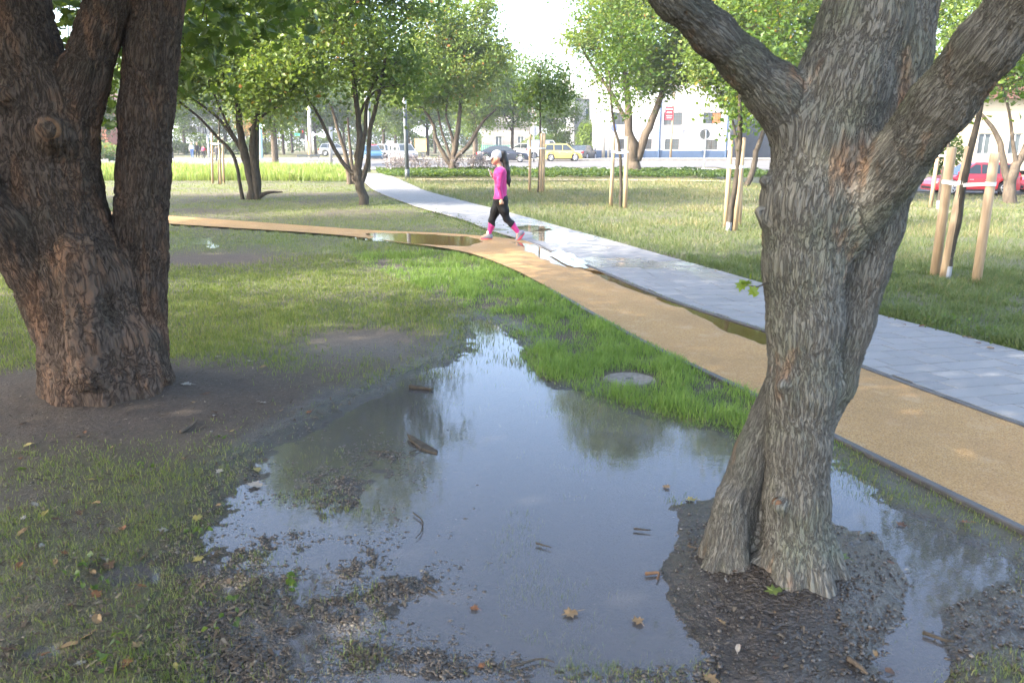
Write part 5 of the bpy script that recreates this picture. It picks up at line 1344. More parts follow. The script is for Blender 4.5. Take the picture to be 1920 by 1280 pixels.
c_ = MB(); c_.tube([(0, 0, 0), (0, 0, .5)], [r_ * 1.12, r_ * 1.1], 12); c_.build('base_sleeve', M['metal_dark'], o_, True)
o_, b, t, r_ = pole('lamp_post', 'dark green lamp post behind the forked maple', 692, 323, 190, 6, 'metal_dark', 'lamp post')
c_ = MB(); c_.tube([(0, 0, t[2]), (0, 0, t[2] + .6)], [r_ * .9, r_ * .85], 12); c_.build('lamp_head', M['lamp_glass'], o_, True)
o_, b, t, r_ = pole('tram_pole', 'light blue tram pole left of the avenue', 490, 301, 150, 6, 'pole_blue', 'pole', dx=-4)
c_ = MB(); c_.box(.15, .75, -.1, .02, PD(495, 236, b[1])[2] - .25, PD(495, 236, b[1])[2] + .1); c_.build('sign_box', M['white'], o_)
c_ = MB(); c_.tube([(-.1, 0, t[2] - .4), (4, 0, t[2] - .1)], .05, 6); c_.build('arm', M['pole_blue'], o_)
o_, b, t, r_ = pole('tram_pole', 'white concrete pole with an orange lower half', 582, 299, 130, 7, 'pole_concrete', 'pole', dx=-4)
zz = PD(580, 265, b[1])[2]
c_ = MB(); c_.tube([(0, 0, .3), (-.08, 0, zz)], r_ * 1.03, 12, False); c_.build('painted_band', simple('orange_paint', (.5, .2, .09), (.42, .17, .08), 3, .7), o_, True)
zl = PD(572, 252, b[1])[2]
c_ = MB(); c_.box(-.85, -.42, -.3, -.02, zl - .45, zl + .55); tl = c_.build('signal_head', M['black'], o_)
c_ = MB(); c_.tube([(-.63, -.31, zl + .25), (-.63, -.34, zl + .25)], .13, 12); c_.build('signal_lens', M['lamp_red'], tl)
c_ = MB(); c_.tube([(-.63, -.31, zl - .12), (-.63, -.34, zl - .12)], .13, 12); c_.build('signal_lens', M['black'], tl)
c_ = MB(); c_.prism([(.1, -.02, zl - .4), (.75, -.02, zl - .05), (.4, -.02, zl + .3)], (0, .03, 0)); c_.build('sign_plate', M['white'], o_)
c_ = MB(); c_.box(-1.5, -.9, -.05, 0, zl - .15, zl + .1); c_.build('sign_plate', M['green_fence'], o_)
pole('concrete_post', 'stubby grey concrete post at the pavement edge', 620, 311, 238, 7, 'pole_concrete', 'pole', taper=.95)
pole('telegraph_pole', 'pale pole with a brown foot behind the three slender stakes', 994, 298, 130, 5, 'pole_concrete', 'pole')
pole('telegraph_pole', 'pale concrete pole beside the black saloon', 1131, 299, 150, 6, 'pole_concrete', 'pole', dx=3)
o_, b, t, r_ = pole('telegraph_pole', 'slim concrete pole carrying a round blue sign', 1141, 299, 200, 4, 'pole_concrete', 'pole')
zz = PD(1151, 240, b[1])[2]
c_ = MB(); c_.tube([(.5, -.12, zz), (.5, -.09, zz)], .38, 20); c_.build('round_sign', simple('sign_blue', (.12, .16, .42), (.10, .13, .36), 3, .4), o_)
c_ = MB(); c_.box(-.02, .5, -.08, -.04, zz - .03, zz + .03); c_.build('bracket', M['metal_grey'], o_)
o_, b, t, r_ = pole('telegraph_pole', 'wooden pole with a red advertising sign before the white building', 1257, 299, 150, 4.2, 'pole_wood', 'pole', dx=8)
z0, z1 = PD(1250, 225, b[1])[2], PD(1250, 200, b[1])[2]
c_ = MB(); c_.box(-.80, .05, -.18, -.12, z0, z1); sg = c_.build('sign_board', M['red'], o_)
for k, (f, hh_, ww) in enumerate(((.80, .12, .62), (.55, .10, .5), (.30, .07, .6), (.15, .05, .5))):
    zc = z0 + (z1 - z0) * f; q_ = MB(); q_.box(-.375 - ww / 2, -.375 + ww / 2, -.19, -.181, zc - hh_ / 2, zc + hh_ / 2); q_.build('print_line', M['white'], sg)
o_, b, t, r_ = pole('road_sign', 'round grey road sign seen from behind on a white post', 1319, 323, 244, 2.6, 'white', 'sign', dx=5)
c_ = MB(); zz = PD(1322, 252, b[1])[2]; xx = PD(1322, 252, b[1])[0] - b[0]
c_.tube([(xx, .05, zz), (xx, .08, zz)], [.31, .31], 28); c_.build('sign_disc', M['metal_grey'], o_)
c_ = MB(); c_.box(xx - .16, xx + .16, .035, .05, zz + .1, zz + .13).box(xx - .16, xx + .16, .035, .05, zz - .13, zz - .1); c_.build('bracket', M['metal_grey'], o_)
o_, b, t, r_ = pole('road_sign', 'grey back of a round sign beside the slender stakes', 1001, 305, 236, 2.6, 'metal_grey', 'sign')
c_ = MB(); zz = PD(1003, 245, b[1])[2]; c_.tube([(.05, .05, zz), (.05, .08, zz)], .42, 24); c_.build('sign_disc', M['metal_grey'], o_)
o_, b, t, r_ = pole('traffic_light', 'traffic light cluster beside the cyclist', 392, 300, 240, 4, 'metal_grey', 'traffic light', dx=-4)
for (x0_, x1_, zt_, zb_) in ((-.85, -.45, 238, 248), (-.4, -.02, 240, 251), (.15, .75, 236, 252)):
    za, zb = PD(388, zt_, b[1])[2], PD(388, zb_, b[1])[2]
    c_ = MB(); c_.box(x0_, x1_, -.35, -.05, zb, za); hd = c_.build('signal_head', M['metal_dark'], o_)
    for f in (.2, .5, .8):
        q_ = MB(); q_.tube([((x0_ + x1_) / 2, -.352, zb + (za - zb) * f), ((x0_ + x1_) / 2, -.39, zb + (za - zb) * f)], .085, 10); q_.build('signal_lens', M['black'], hd)
b = P(580, 309)
o_ = empty('railing', b, label='low dark topped railing at the foot of the striped pole', cat='railing')
MB().box(-.95, .8, -.05, .35, .62, .78).build('top_rail', M['metal_dark'], o_)
for xx in (-.9, .75): MB().box(xx - .03, xx + .03, .05, .11, -.05, .62).build('post', M['metal_grey'], o_)
MB().box(-.86, .71, .06, .09, .1, .14).build('lower_rail', M['metal_grey'], o_)
b = P(737, 312)
o_ = empty('bus_stop_frame', b, label='white steel stop frame on the verge before the silver cars', cat='sign')
s_ = b[1] / 1494
MB().tube([(0, 0, -.1), (0, 0, 40 * s_)], .055, 8).build('post', M['white'], o_, True)
MB().tube([(-8 * s_, .3, -.1), (-8 * s_, .3, 38 * s_)], .045, 8).build('post', M['white'], o_, True)
MB().tube([(8 * s_, .1, -.1), (8 * s_, .1, 34 * s_)], .04, 8).build('post', M['white'], o_, True)
MB().box(-10 * s_, 1 * s_, -.06, -.02, 37 * s_, 45 * s_).build('sign_panel', M['white'], o_)
MB().box(-1 * s_, 9 * s_, .02, .08, 34 * s_, 38 * s_).build('cross_bar', M['white'], o_)
b = P(793, 296)
o_ = empty('info_board', b, label='tan rectangular board on a dark post', cat='board')
s_ = b[1] / 1494
MB().box(-14 * s_, 7 * s_, -.06, .06, 11 * s_, 33 * s_).build('panel', M['board'], o_)
MB().box(-3 * s_, 3 * s_, -.12, .12, -.05, 11 * s_).build('post', M['metal_dark'], o_)
MB().box(-14.6 * s_, 7.6 * s_, -.08, .08, 33 * s_, 34 * s_).build('cap', M['board'], o_)
# manhole cover in the grass
b = P(1180, 715)
o_ = empty('manhole_cover', (b[0], b[1], -.004), label='round concrete manhole cover among the wet grass', cat='manhole')
m_ = simple('manhole_concrete', (.20, .18, .155), (.10, .09, .078), 30, .7, .3, .6, 60)
MB().tube([(0, 0, -.05), (0, 0, .014), (0, 0, .020)], [.205, .205, .195], 40).build('rim', m_, o_)
MB().tube([(0, 0, -.02), (0, 0, .024), (0, 0, .028)], [.175, .175, .168], 40).build('lid', m_, o_)
MB().box(-.03, .03, -.008, .008, .0275, .031).build('lifting_slot', M['black'], o_)
# ================================================================== cars
def car(name, label, cat, loc, rz, L, Wd, H, kind, color, group='cars on the street', detail=True):
    """+x is forward; origin on the ground under the middle of the car"""
    root = empty(name, loc, rz, label=label, cat=cat, group=group)
    pm_ = paint('paint_' + name, color)
    R = .31 if kind != 'van' else .33
    ax = (L * .5 - L * .19, -L * .5 + L * .19)
    belt = H * (.60 if kind in ('sedan',) else .57)
    prof = {'sedan': [(-.5, .42), (-.485, .62), (-.44, .655), (-.34, .67), (-.1, .655), (.12, .64), (.28, .60), (.42, .53), (.485, .44), (.5, .34)],
            'hatch': [(-.5, .36), (-.49, .60), (-.45, .64), (-.3, .62), (-.1, .61), (.14, .60), (.30, .56), (.43, .49), (.49, .40), (.5, .30)],
            'mpv': [(-.5, .34), (-.492, .56), (-.47, .585), (-.3, .58), (-.1, .575), (.17, .565), (.33, .54), (.44, .49), (.492, .40), (.5, .28)]}
    prof['van'] = prof['mpv']
    tp = np.array(prof[kind])
    cabs = {'sedan': [(-.41, .645), (-.24, .955), (-.12, 1.0), (.05, .985), (.26, .605)], 'hatch': [(-.475, .62), (-.40, .955), (-.22, 1.0), (.04, .985), (.27, .57)],
            'mpv': [(-.488, .57), (-.455, .95), (-.25, 1.0), (.10, .97), (.30, .545)], 'van': [(-.49, .57), (-.48, .97), (-.25, 1.0), (.16, .985), (.33, .545)]}[kind]
    # body shell: stations along the length, with real wheel arches
    xs = np.unique(np.concatenate([np.linspace(-.5, .5, 41) * L, *[a_ + np.linspace(-1, 1, 13) * (R + .06) for a_ in ax]]))
    top = np.interp(xs / L, tp[:, 0], tp[:, 1]) * H
    zb = np.full(len(xs), .20)
    for a_ in ax:
        d = np.abs(xs - a_); m = d < R + .06
        zb[m] = np.maximum(zb[m], R + np.sqrt(np.maximum((R + .06) ** 2 - d[m] ** 2, 0)))
    zb = np.minimum(zb, top - .05)
    endw = 1 - .22 * np.clip((np.abs(xs) / (L / 2) - .72) / .28, 0, 1) ** 2
    w = Wd / 2 * endw
    rows = [(.93, 0.0), (.985, .12), (1.0, .45), (.985, .80), (.93, .95), (.80, 1.0)]
    sec = []
    for k in range(len(xs)):
        half = [(w[k] * f, zb[k] + (top[k] - zb[k]) * g) for f, g in rows]
        sec.append([(xs[k], -a_, b_) for a_, b_ in half] + [(xs[k], a_, b_) for a_, b_ in half[::-1]])
    n = len(sec[0]); V = np.array(sec).reshape(-1, 3)
    i = np.arange(len(xs) - 1)[:, None] * n; j = np.arange(n)[None, :]; j2 = (j + 1) % n
    F = np.stack([i + j, i + n + j, i + n + j2, i + j2], -1).reshape(-1, 4)
    capf = [np.arange(n)[None, ::-1], (len(V) - n + np.arange(n))[None, :]]
    link('body', mesh_np('body', V, [F] + capf, pm_, False), root)
    # cabin
    cp = np.array([(a_ * L, b_ * H) for a_, b_ in cabs])
    wb, wt = Wd / 2 * .93, Wd / 2 * .74
    zl, zh = cp[0, 1], cp[:, 1].max()
    def cw(z): return wb + (wt - wb) * np.clip((z - zl) / (zh - zl), 0, 1)
    c_ = MB()
    lower = [(cp[0, 0], zl - .06), *[tuple(q) for q in cp], (cp[-1, 0] + .02, cp[-1, 1] - .06)]
    m0 = len(lower)
    vs = [(x_, -cw(z_), z_) for x_, z_ in lower] + [(x_, cw(z_), z_) for x_, z_ in lower]
    fs = [tuple(range(m0)), tuple(range(2 * m0 - 1, m0 - 1, -1))] + [(k, m0 + k, m0 + k + 1, k + 1) for k in range(m0 - 1)]
    c_.add(vs, fs); c_.build('cabin', pm_, root)
    def pane(nm, pts):
        q = np.array(pts, float)
        nr_ = np.cross(q[1] - q[0], q[2] - q[0]); nr_ /= np.linalg.norm(nr_)
        cen = q.mean(0); out = cen - np.array([0, 0, (zl + zh) / 2 - .1])
        if nr_ @ out < 0: nr_ = -nr_
        MB().prism(q + nr_ * .004, nr_ * .006).build(nm, M['glass'], root)
    # windscreen, rear window
    for nm, (A, B) in (('windscreen', (cp[4], cp[3])), ('rear_window', (cp[0], cp[1]))):
        A2, B2 = A + (B - A) * .10, A + (B - A) * .90
        pane(nm, [(A2[0], -cw(A2[1]) * .90, A2[1]), (A2[0], cw(A2[1]) * .90, A2[1]), (B2[0], cw(B2[1]) * .88, B2[1]), (B2[0], -cw(B2[1]) * .88, B2[1])])
    # side windows
    zt = cp[3, 1] - .10 * (zh - zl) - .02; z0 = zl + .10 * (zh - zl)
    def xf(z): return np.interp(z, [cp[4, 1], cp[3, 1]], [cp[4, 0], cp[3, 0]]) - .10
    def xr(z): return np.interp(z, [cp[0, 1], cp[1, 1]], [cp[0, 0], cp[1, 0]]) + .10
    xm = (-.02 if kind != 'van' else .06) * L
    xq = None if kind in ('sedan',) else -.24 * L
    segs = [('front', xm + .03, None), ('rear', None if xq is None else xq + .03, xm - .03)]
    if xq is not None and kind != 'van': segs.append(('quarter', None, xq - .03))
    if kind == 'van': segs = segs[:1]
    for sy in (-1, 1):
        for nm, lo_, hi_ in segs:
            pts = [(lo_ if lo_ is not None else xr(z0), z0), (hi_ if hi_ is not None else xf(z0), z0), (hi_ if hi_ is not None else xf(zt), zt), (lo_ if lo_ is not None else xr(zt), zt)]
            pane('side_window', [(x_, sy * cw(z_), z_) for x_, z_ in pts])
        MB().box(cp[4, 0] - .22, cp[4, 0] - .08, sy * Wd / 2 * .95 - .02, sy * (Wd / 2 + .14), zl + .02, zl + .15).build('mirror', pm_, root, bevel=.02)
        for xh in ((xm + .22 * L * .5), xm - .28):
            MB().box(xh - .09, xh + .09, sy * (Wd / 2) - .02, sy * (Wd / 2 + .012), belt * .82, belt * .82 + .03).build('door_handle', M['rim'], root)
        MB().box(-L * .28, L * .28, sy * Wd / 2 * .965 - .015, sy * Wd / 2 * .965 + .02, .17, .25).build('sill', M['black'], root)
        hx_ = L / 2 - .20; hz = np.interp(.45, tp[:, 0], tp[:, 1]) * H - .10
        MB().box(hx_ - .12, hx_ + .12, sy * Wd * .28, sy * Wd * .435, hz - .08, hz + .05).build('headlight', M['lamp_glass'], root, bevel=.03)
        tz = np.interp(-.48, tp[:, 0], tp[:, 1]) * H
        MB().box(-L / 2 - .012, -L / 2 + .10, sy * Wd * .24, sy * Wd * .415, tz - .24, tz - .06).build('tail_light', M['lamp_red'], root, bevel=.02)
    MB().box(L / 2 - .07, L / 2 + .015, -Wd * .34, Wd * .34, .24, .36).build('front_bumper', M['black'], root, bevel=.02)
    MB().box(-L / 2 - .02, -L / 2 + .07, -Wd * .36, Wd * .36, .24, .36).build('rear_bumper', M['black'], root, bevel=.02)
    MB().box(-L / 2 - .028, -L / 2 - .012, -.26, .26, .50, .61).build('number_plate', M['white'], root)
    for a_ in ax:
        for sy in (-1, 1):
            yo = sy * (Wd / 2 - .11)
            t_ = MB(); t_.tube([(a_, yo - .10, R), (a_, yo - .085, R), (a_, yo + .085, R), (a_, yo + .10, R)], [R * .92, R, R, R * .92], 24); wh = t_.build('wheel', M['tyre'], root, True)
            q_ = MB(); yy = yo + sy * .102
            q_.tube([(a_, yy - .004, R), (a_, yy + .004 * sy, R)], [R * .68] * 2, 24)
            rm = q_.build('rim', M['black'], wh)
            s_ = MB()
            for k in range(7):
                an = k * 2 * math.pi / 7; s_.tube([(a_, yy + sy * .012, R), (a_ + R * .64 * math.cos(an), yy + sy * .01, R + R * .64 * math.sin(an))], [.03, .038], 5)
            s_.tube([(a_, yy + sy * .004, R), (a_, yy + sy * .02, R)], .06, 10)
            th = np.linspace(0, 2 * math.pi, 25); s_.tube([(a_ + R * .66 * math.cos(q), yy + sy * .006, R + R * .66 * math.sin(q)) for q in th], .022, 5, False)
            s_.build('spokes', M['rim'], wh)
    return root
def cpos(px, py): q = P(px, py, .045); return (q[0], q[1], .045)
PI = math.pi
car('dark_saloon', 'dark blue saloon car crossing behind the walker', 'car', cpos(944, 304), 0.0, 4.75, 1.82, 1.43, 'sedan', (.018, .022, .035))
car('yellow_car', 'boxy pale yellow compact car on the street', 'car', cpos(1054, 302), 0.06, 3.65, 1.65, 1.62, 'mpv', (.62, .47, .10))
car('black_saloon', 'black saloon seen from behind right of the yellow car', 'car', cpos(1093, 299), 1.18, 4.6, 1.8, 1.42, 'sedan', (.03, .028, .032))
car('white_van', 'white van half hidden behind the yellow car', 'van', cpos(1024, 298), 0.0, 4.2, 1.8, 1.95, 'van', (.75, .75, .74))
car('red_hatchback', 'red hatchback on the side street behind the stakes', 'car', (21.8, 38.6, -.63), PI - .06, 3.95, 1.70, 1.47, 'hatch', (.50, .012, .025))
car('red_car', 'second red car at the right edge behind the first', 'car', (26.6, 39.3, -.63), PI - .06, 4.1, 1.72, 1.5, 'hatch', (.42, .012, .022))
car('white_estate', 'white parked car beyond the dark saloon', 'car', (hx(978, 90), 90, .165), PI - .3, 4.3, 1.75, 1.5, 'hatch', (.55, .55, .55))
car('silver_car', 'silver car parked nearest the tan board', 'car', cpos(757, 301), -1.1, 4.1, 1.75, 1.6, 'mpv', (.20, .205, .21))
car('silver_car', 'silver car parked between red car and white frame', 'car', cpos(730, 299), -1.1, 4.1, 1.75, 1.55, 'mpv', (.24, .245, .25))
car('red_car', 'small red car parked in the far row', 'car', cpos(710, 298), -1.1, 4.0, 1.7, 1.5, 'hatch', (.45, .02, .035))
car('blue_car', 'dark blue car just right of the green lamp post', 'car', cpos(697, 300), -1.2, 4.0, 1.7, 1.4, 'sedan', (.03, .09, .16))
car('grey_car', 'grey car far off in the avenue behind the forked maple', 'car', (hx(640, 98), 98, .16), 0.2, 4.1, 1.7, 1.5, 'hatch', (.24, .25, .26))

# ================================================================== the walker
WY = 14.5
def wp(x, y, dy=0.0): return PD(x, y, WY + dy)
WS = WY / (FPX * CP + 250 * SP)          # metres per photo pixel at the walker
def wc(p, q, a, b, k=.02): return (p, q, a, b, k)
M['skin'] = N('skin').done((.50, .29, .20), .5, .35, None, 0.0, **{'Subsurface Weight': .12, 'Subsurface Radius': (.02, .008, .004)})
def cloth(name, c, bump=.25):
    a = N(name); tc = a.n('TexCoord').outputs['Object']
    v = a.mix(a.mapr(a.noise(tc, 7, 3), .3, .7), c, tuple(q * .85 for q in c))
    return a.done(v, .75, .25, a.bump(a.noise(tc, 14, 3, .5, .6), bump, .02), 0.0, **{'Sheen Weight': .2})
M['pink'] = cloth('pink_jersey', (.46, .032, .19), .8)
M['pink2'] = cloth('pink_panel', (.54, .04, .215))
M['legging'] = simple('black_legging', (.006, .006, .007), (.009, .009, .010), 9, .6, .25)
M['cap'] = cloth('white_cap', (.46, .46, .465))
M['hair'] = simple('black_hair', (.010, .009, .009), (.018, .016, .015), 40, .45, .4, .6, 60, stretch=(1, 1, .2))
M['shoe'] = cloth('shoe_grey', (.22, .22, .27)); M['sole'] = simple('shoe_sole', (.75, .12, .16), (.6, .08, .13), 9, .6); M['sock'] = cloth('sock_white', (.65, .62, .62))
# joints (near side = her left, dy < 0)
NK = wp(939, 313); HD = wp(931, 295)
CH = wp(938, 330); WA = wp(939, 353); PV = wp(938, 371)
SHn, SHf = wp(939, 323, -.15), wp(937, 322, .15)
ELn, WRn = wp(936, 350, -.21), wp(940, 371, -.19)
ELf, WRf = wp(950, 340, .20), wp(927, 334, .10)
HIn, HIf = wp(940, 378, -.085), wp(936, 378, .085)
# front leg is the far one, rear leg the near one
KNf, ANf, TOf = wp(922, 413, .08), wp(916.5, 440, .07), wp(904, 448, .07)
KNn, ANn, TOn = wp(950, 411, -.08), wp(972.5, 437, -.07), wp(970, 452, -.07)
HEf = wp(920, 447, .07); HEn = wp(981, 438, -.07)
dY = np.array([0, 1, 0.0])
def torso(g=0.0):
    o_ = []
    for s_ in (-1, 1):
        o_ += [wc(CH + dY * .085 * s_ + [0, 0, .05], WA + dY * .055 * s_, .106 + g, .092 + g, .05), wc(WA + dY * .055 * s_, PV + dY * .085 * s_, .088 + g, .112 + g, .05)]
    o_ += [wc(SHn, SHf, .058 + g, .058 + g, .06), wc(CH + [-.045, -.07, .0], CH + [-.045, .07, .0], .06 + g, .06 + g, .05)]
    return o_
def arms(g=0.0, full=True):
    return [wc(SHn, ELn, .052 + g, .041 + g), wc(ELn, WRn, .040 + g, .028 + g), wc(SHf, ELf, .052 + g, .041 + g), wc(ELf, WRf, .040 + g, .027 + g)]
def legs(g=0.0):
    o_ = []
    for hp, kn, an in ((HIn, KNn, ANn), (HIf, KNf, ANf)):
        mid = hp * .5 + kn * .5; cf = kn * .66 + an * .34
        back = np.array([.018, 0, 0])
        o_ += [wc(hp, mid, .105 + g, .083 + g, .04), wc(mid, kn, .083 + g, .056 + g, .04), wc(kn, cf + back, .055 + g, .055 + g, .03), wc(cf + back, an, .055 + g, .035 + g, .03)]
    o_ += [wc(PV + [.05, -.07, -.04], PV + [.05, .07, -.04], .085 + g, .085 + g, .05)]
    return o_
def hand(wr, d, side, curl, s=1.0):
    """palm and five bent fingers; d = direction of the hand, side = direction of the thumb"""
    d = d / np.linalg.norm(d); side = side - d * (side @ d); side = side / np.linalg.norm(side); nrm = np.cross(d, side)
    o_ = [wc(wr, wr + d * .085 * s, .025, .030, .015), wc(wr + d * .06 * s + side * .022, wr + d * .085 * s - side * .024, .020, .019, .015)]
    for k, (off, ln) in enumerate(((.030, .070), (.011, .078), (-.009, .072), (-.028, .058))):
        b_ = wr + d * .090 * s + side * off
        c1 = b_ + (d * math.cos(curl * .5) + nrm * math.sin(curl * .5)) * ln * .45
        c2 = c1 + (d * math.cos(curl * 1.3) + nrm * math.sin(curl * 1.3)) * ln * .55
        o_ += [wc(b_, c1, .0095, .009, .006), wc(c1, c2, .009, .0075, .004)]
    t0 = wr + d * .035 * s + side * .028; t1 = t0 + (side * .6 + d * .7) * .04 + nrm * .012; t2 = t1 + d * .03 + nrm * .014
    o_ += [wc(t0, t1, .012, .010, .01), wc(t1, t2, .010, .008, .004)]
    return o_
PH = wp(918.5, 324, .06)
head = [wc(HD + [.012, 0, .015], HD + [-.002, 0, .0], .086, .084, .03), wc(HD + [-.030, 0, -.06], HD + [-.050, 0, -.088], .050, .034, .04), wc(HD + [.02, -.035, -.03], HD + [-.045, 0, -.085], .045, .03, .04), wc(HD + [.02, .035, -.03], HD + [-.045, 0, -.085], .045, .03, .04),
        wc(HD + [-.086, 0, -.012], HD + [-.104, 0, -.042], .010, .014, .012), wc(HD + [-.082, -.012, -.066], HD + [-.082, .012, -.066], .010, .010, .01), wc(HD + [-.082, -.010, -.080], HD + [-.082, .010, -.080], .009, .009, .008),
        wc(HD + [.015, -.083, -.015], HD + [.02, -.088, -.04], .014, .010, .008), wc(HD + [.015, .083, -.015], HD + [.02, .088, -.04], .014, .010, .008),
        wc(NK + [.0, 0, -.05], HD + [.025, 0, -.05], .052, .048, .03)]
per_ = empty('person', (P(940, 452)[0], WY, .036), label='walker in pink top, black leggings and white cap looking at a phone', cat='person')
def body_part(nm, caps, h, m, k=.02, cuts=(), par=per_):
    V, F = sdf_mesh(caps, h, k, cuts)
    o_ = link(nm, mesh_np(nm, V, F, m, True), par, True); return o_
eyes = [(HD + [-.084, -.030, .004], HD + [-.084, -.030, .004], .014, .014), (HD + [-.084, .030, .004], HD + [-.084, .030, .004], .014, .014)]
body = body_part('body', torso(-.008) + arms(-.006) + legs(-.006) + head + hand(WRn, np.array([.02, 0, -1.0]), np.array([-1.0, 0, 0]), .9) + hand(WRf, PH - WRf, np.array([0, -1, .3]), .5)
                 + [wc(ANf, TOf + [0, 0, .03], .035, .028, .02), wc(ANn, TOn + [0, 0, .03], .034, .026, .02)], .0085, M['skin'], cuts=eyes)
e_ = MB()
for s_ in (-.030, .030):
    q = HD + [-.080, s_, .003]; e_.tube([q + [.004, 0, 0], q, q - [.004, 0, 0]], [.004, .010, .004], 8)
e_.build('eyes', M['black'], per_, True, world=True)
V, F = sdf_mesh(torso(.008) + arms(.006), .009, .02, (), wp(938, 373)[2])
link('shirt', mesh_np('shirt', V, F, M['pink'], True), per_, True)
lg_caps = legs(.004) + [wc(WA + dY * .055 * s_ + [0, 0, -.06], PV + dY * .085 * s_, .09, .116, .05) for s_ in (-1, 1)]
V, F = sdf_mesh(lg_caps, .009, .03)
fc = V[F].mean(1)
def shank(fc, kn, an, f0, f1):
    ax_ = an - kn; t = ((fc - kn) @ ax_) / (ax_ @ ax_); return t
tf, tn = shank(fc, KNf, ANf, 0, 0), shank(fc, KNn, ANn, 0, 0)
df = np.abs(fc[:, 1] - ANf[1]) < np.abs(fc[:, 1] - ANn[1])
# slanted pink panels on the shins, and a thin side stripe on the front thigh
slf = (fc[:, 0] - KNf[0]) * 1.6; sln = (fc[:, 0] - (KNn[0] * .6 + ANn[0] * .4)) * 1.4
pinkf = np.where(df, tf + slf * -1.0 > .28, tn + sln > .48) & np.where(df, tf > .05, tn > .1)
low = fc[:, 2] > .02
link('leggings', mesh_np('leggings', V, F, [M['legging'], M['pink2']], True, None, pinkf.astype(int)), per_, True)
body_part('socks', [wc(ANf + [0, 0, .045], ANf + [.002, 0, -.03], .040, .040), wc(ANn + (KNn - ANn) * .10, ANn - (KNn - ANn) * .08, .040, .040)], .008, M['sock'])
for nm, an, to, he in (('shoe', ANf, TOf, HEf), ('shoe', ANn, TOn, HEn)):
    u = to - he; u /= np.linalg.norm(u); upv = np.cross(u, dY); upv = upv if upv[2] > 0 else -upv
    if an is ANn: upv = np.array([-.78, 0, .62])
    so = body_part(nm, [wc(he + upv * .035, an * .75 + he * .25 + upv * .02, .038, .040, .03), wc(he + upv * .03, to + upv * .022, .036, .026, .03), wc(an + upv * -.02, (he + to) / 2 + upv * .035, .038, .034, .03)], .008, M['shoe'])
    V, F = sdf_mesh([wc(he + upv * .004, (he + to) / 2, .030, .030, .03), wc((he + to) / 2, to + upv * .006, .032, .026, .03)], .008, .02)
    link('sole', mesh_np('sole', V, F, M['sole'], True), per_, True)
# hair, pony tail, cap
hair = [wc(HD + [.030, 0, .012], HD + [.045, 0, -.02], .084, .070, .03)]
pts = [HD + [.075, 0, .015], wp(944, 288), wp(947.5, 303), wp(950, 320), wp(953, 338), wp(955, 350)]
rad = [.035, .048, .055, .060, .046, .012]
hair += [wc(pts[k], pts[k + 1], rad[k], rad[k + 1], .03) for k in range(len(pts) - 1)]
body_part('hair', hair, .009, M['hair'])
cpz = [wc(HD + [.012, 0, .030], HD + [.006, 0, .030], .097, .097, .02)]
V, F = sdf_mesh(cpz, .008, .02, [(HD + [-.02, 0, -.16], HD + [.04, 0, -.13], .13, .13)])
cp_ = link('cap', mesh_np('cap', V, F, M['cap'], True), per_, True)
bz = []
for k in range(9):
    s_ = (k - 4) / 4.0
    bz.append(wc(HD + [-.072 + .012 * s_ * s_, s_ * .070, .010], HD + [-.172 + .05 * s_ * s_, s_ * .058, -.050], .008, .006, .012))
body_part('cap_brim', bz, .0065, M['cap'])
phn = empty('phone', PH, label='pale phone held up in the walker hand', cat='phone')
d_ = np.array([-.35, 0, .94]); s2 = np.array([0, 1.0, 0]); n_ = np.cross(d_, s2)
def slab_box(c, a_, b_, c_): return [c + d_ * x_ * a_ + s2 * y_ * b_ + n_ * z_ * c_ for x_, y_, z_ in ((-1, -1, -1), (1, -1, -1), (1, 1, -1), (-1, 1, -1), (-1, -1, 1), (1, -1, 1), (1, 1, 1), (-1, 1, 1))]
BF = [(0, 3, 2, 1), (4, 5, 6, 7), (0, 1, 5, 4), (1, 2, 6, 5), (2, 3, 7, 6), (3, 0, 4, 7)]
MB().add(slab_box(np.zeros(3), .072, .036, .005), BF).build('case', M['white'], phn)
MB().add(slab_box(n_ * .0062, .066, .032, .001), BF).build('screen', M['glass'], phn)

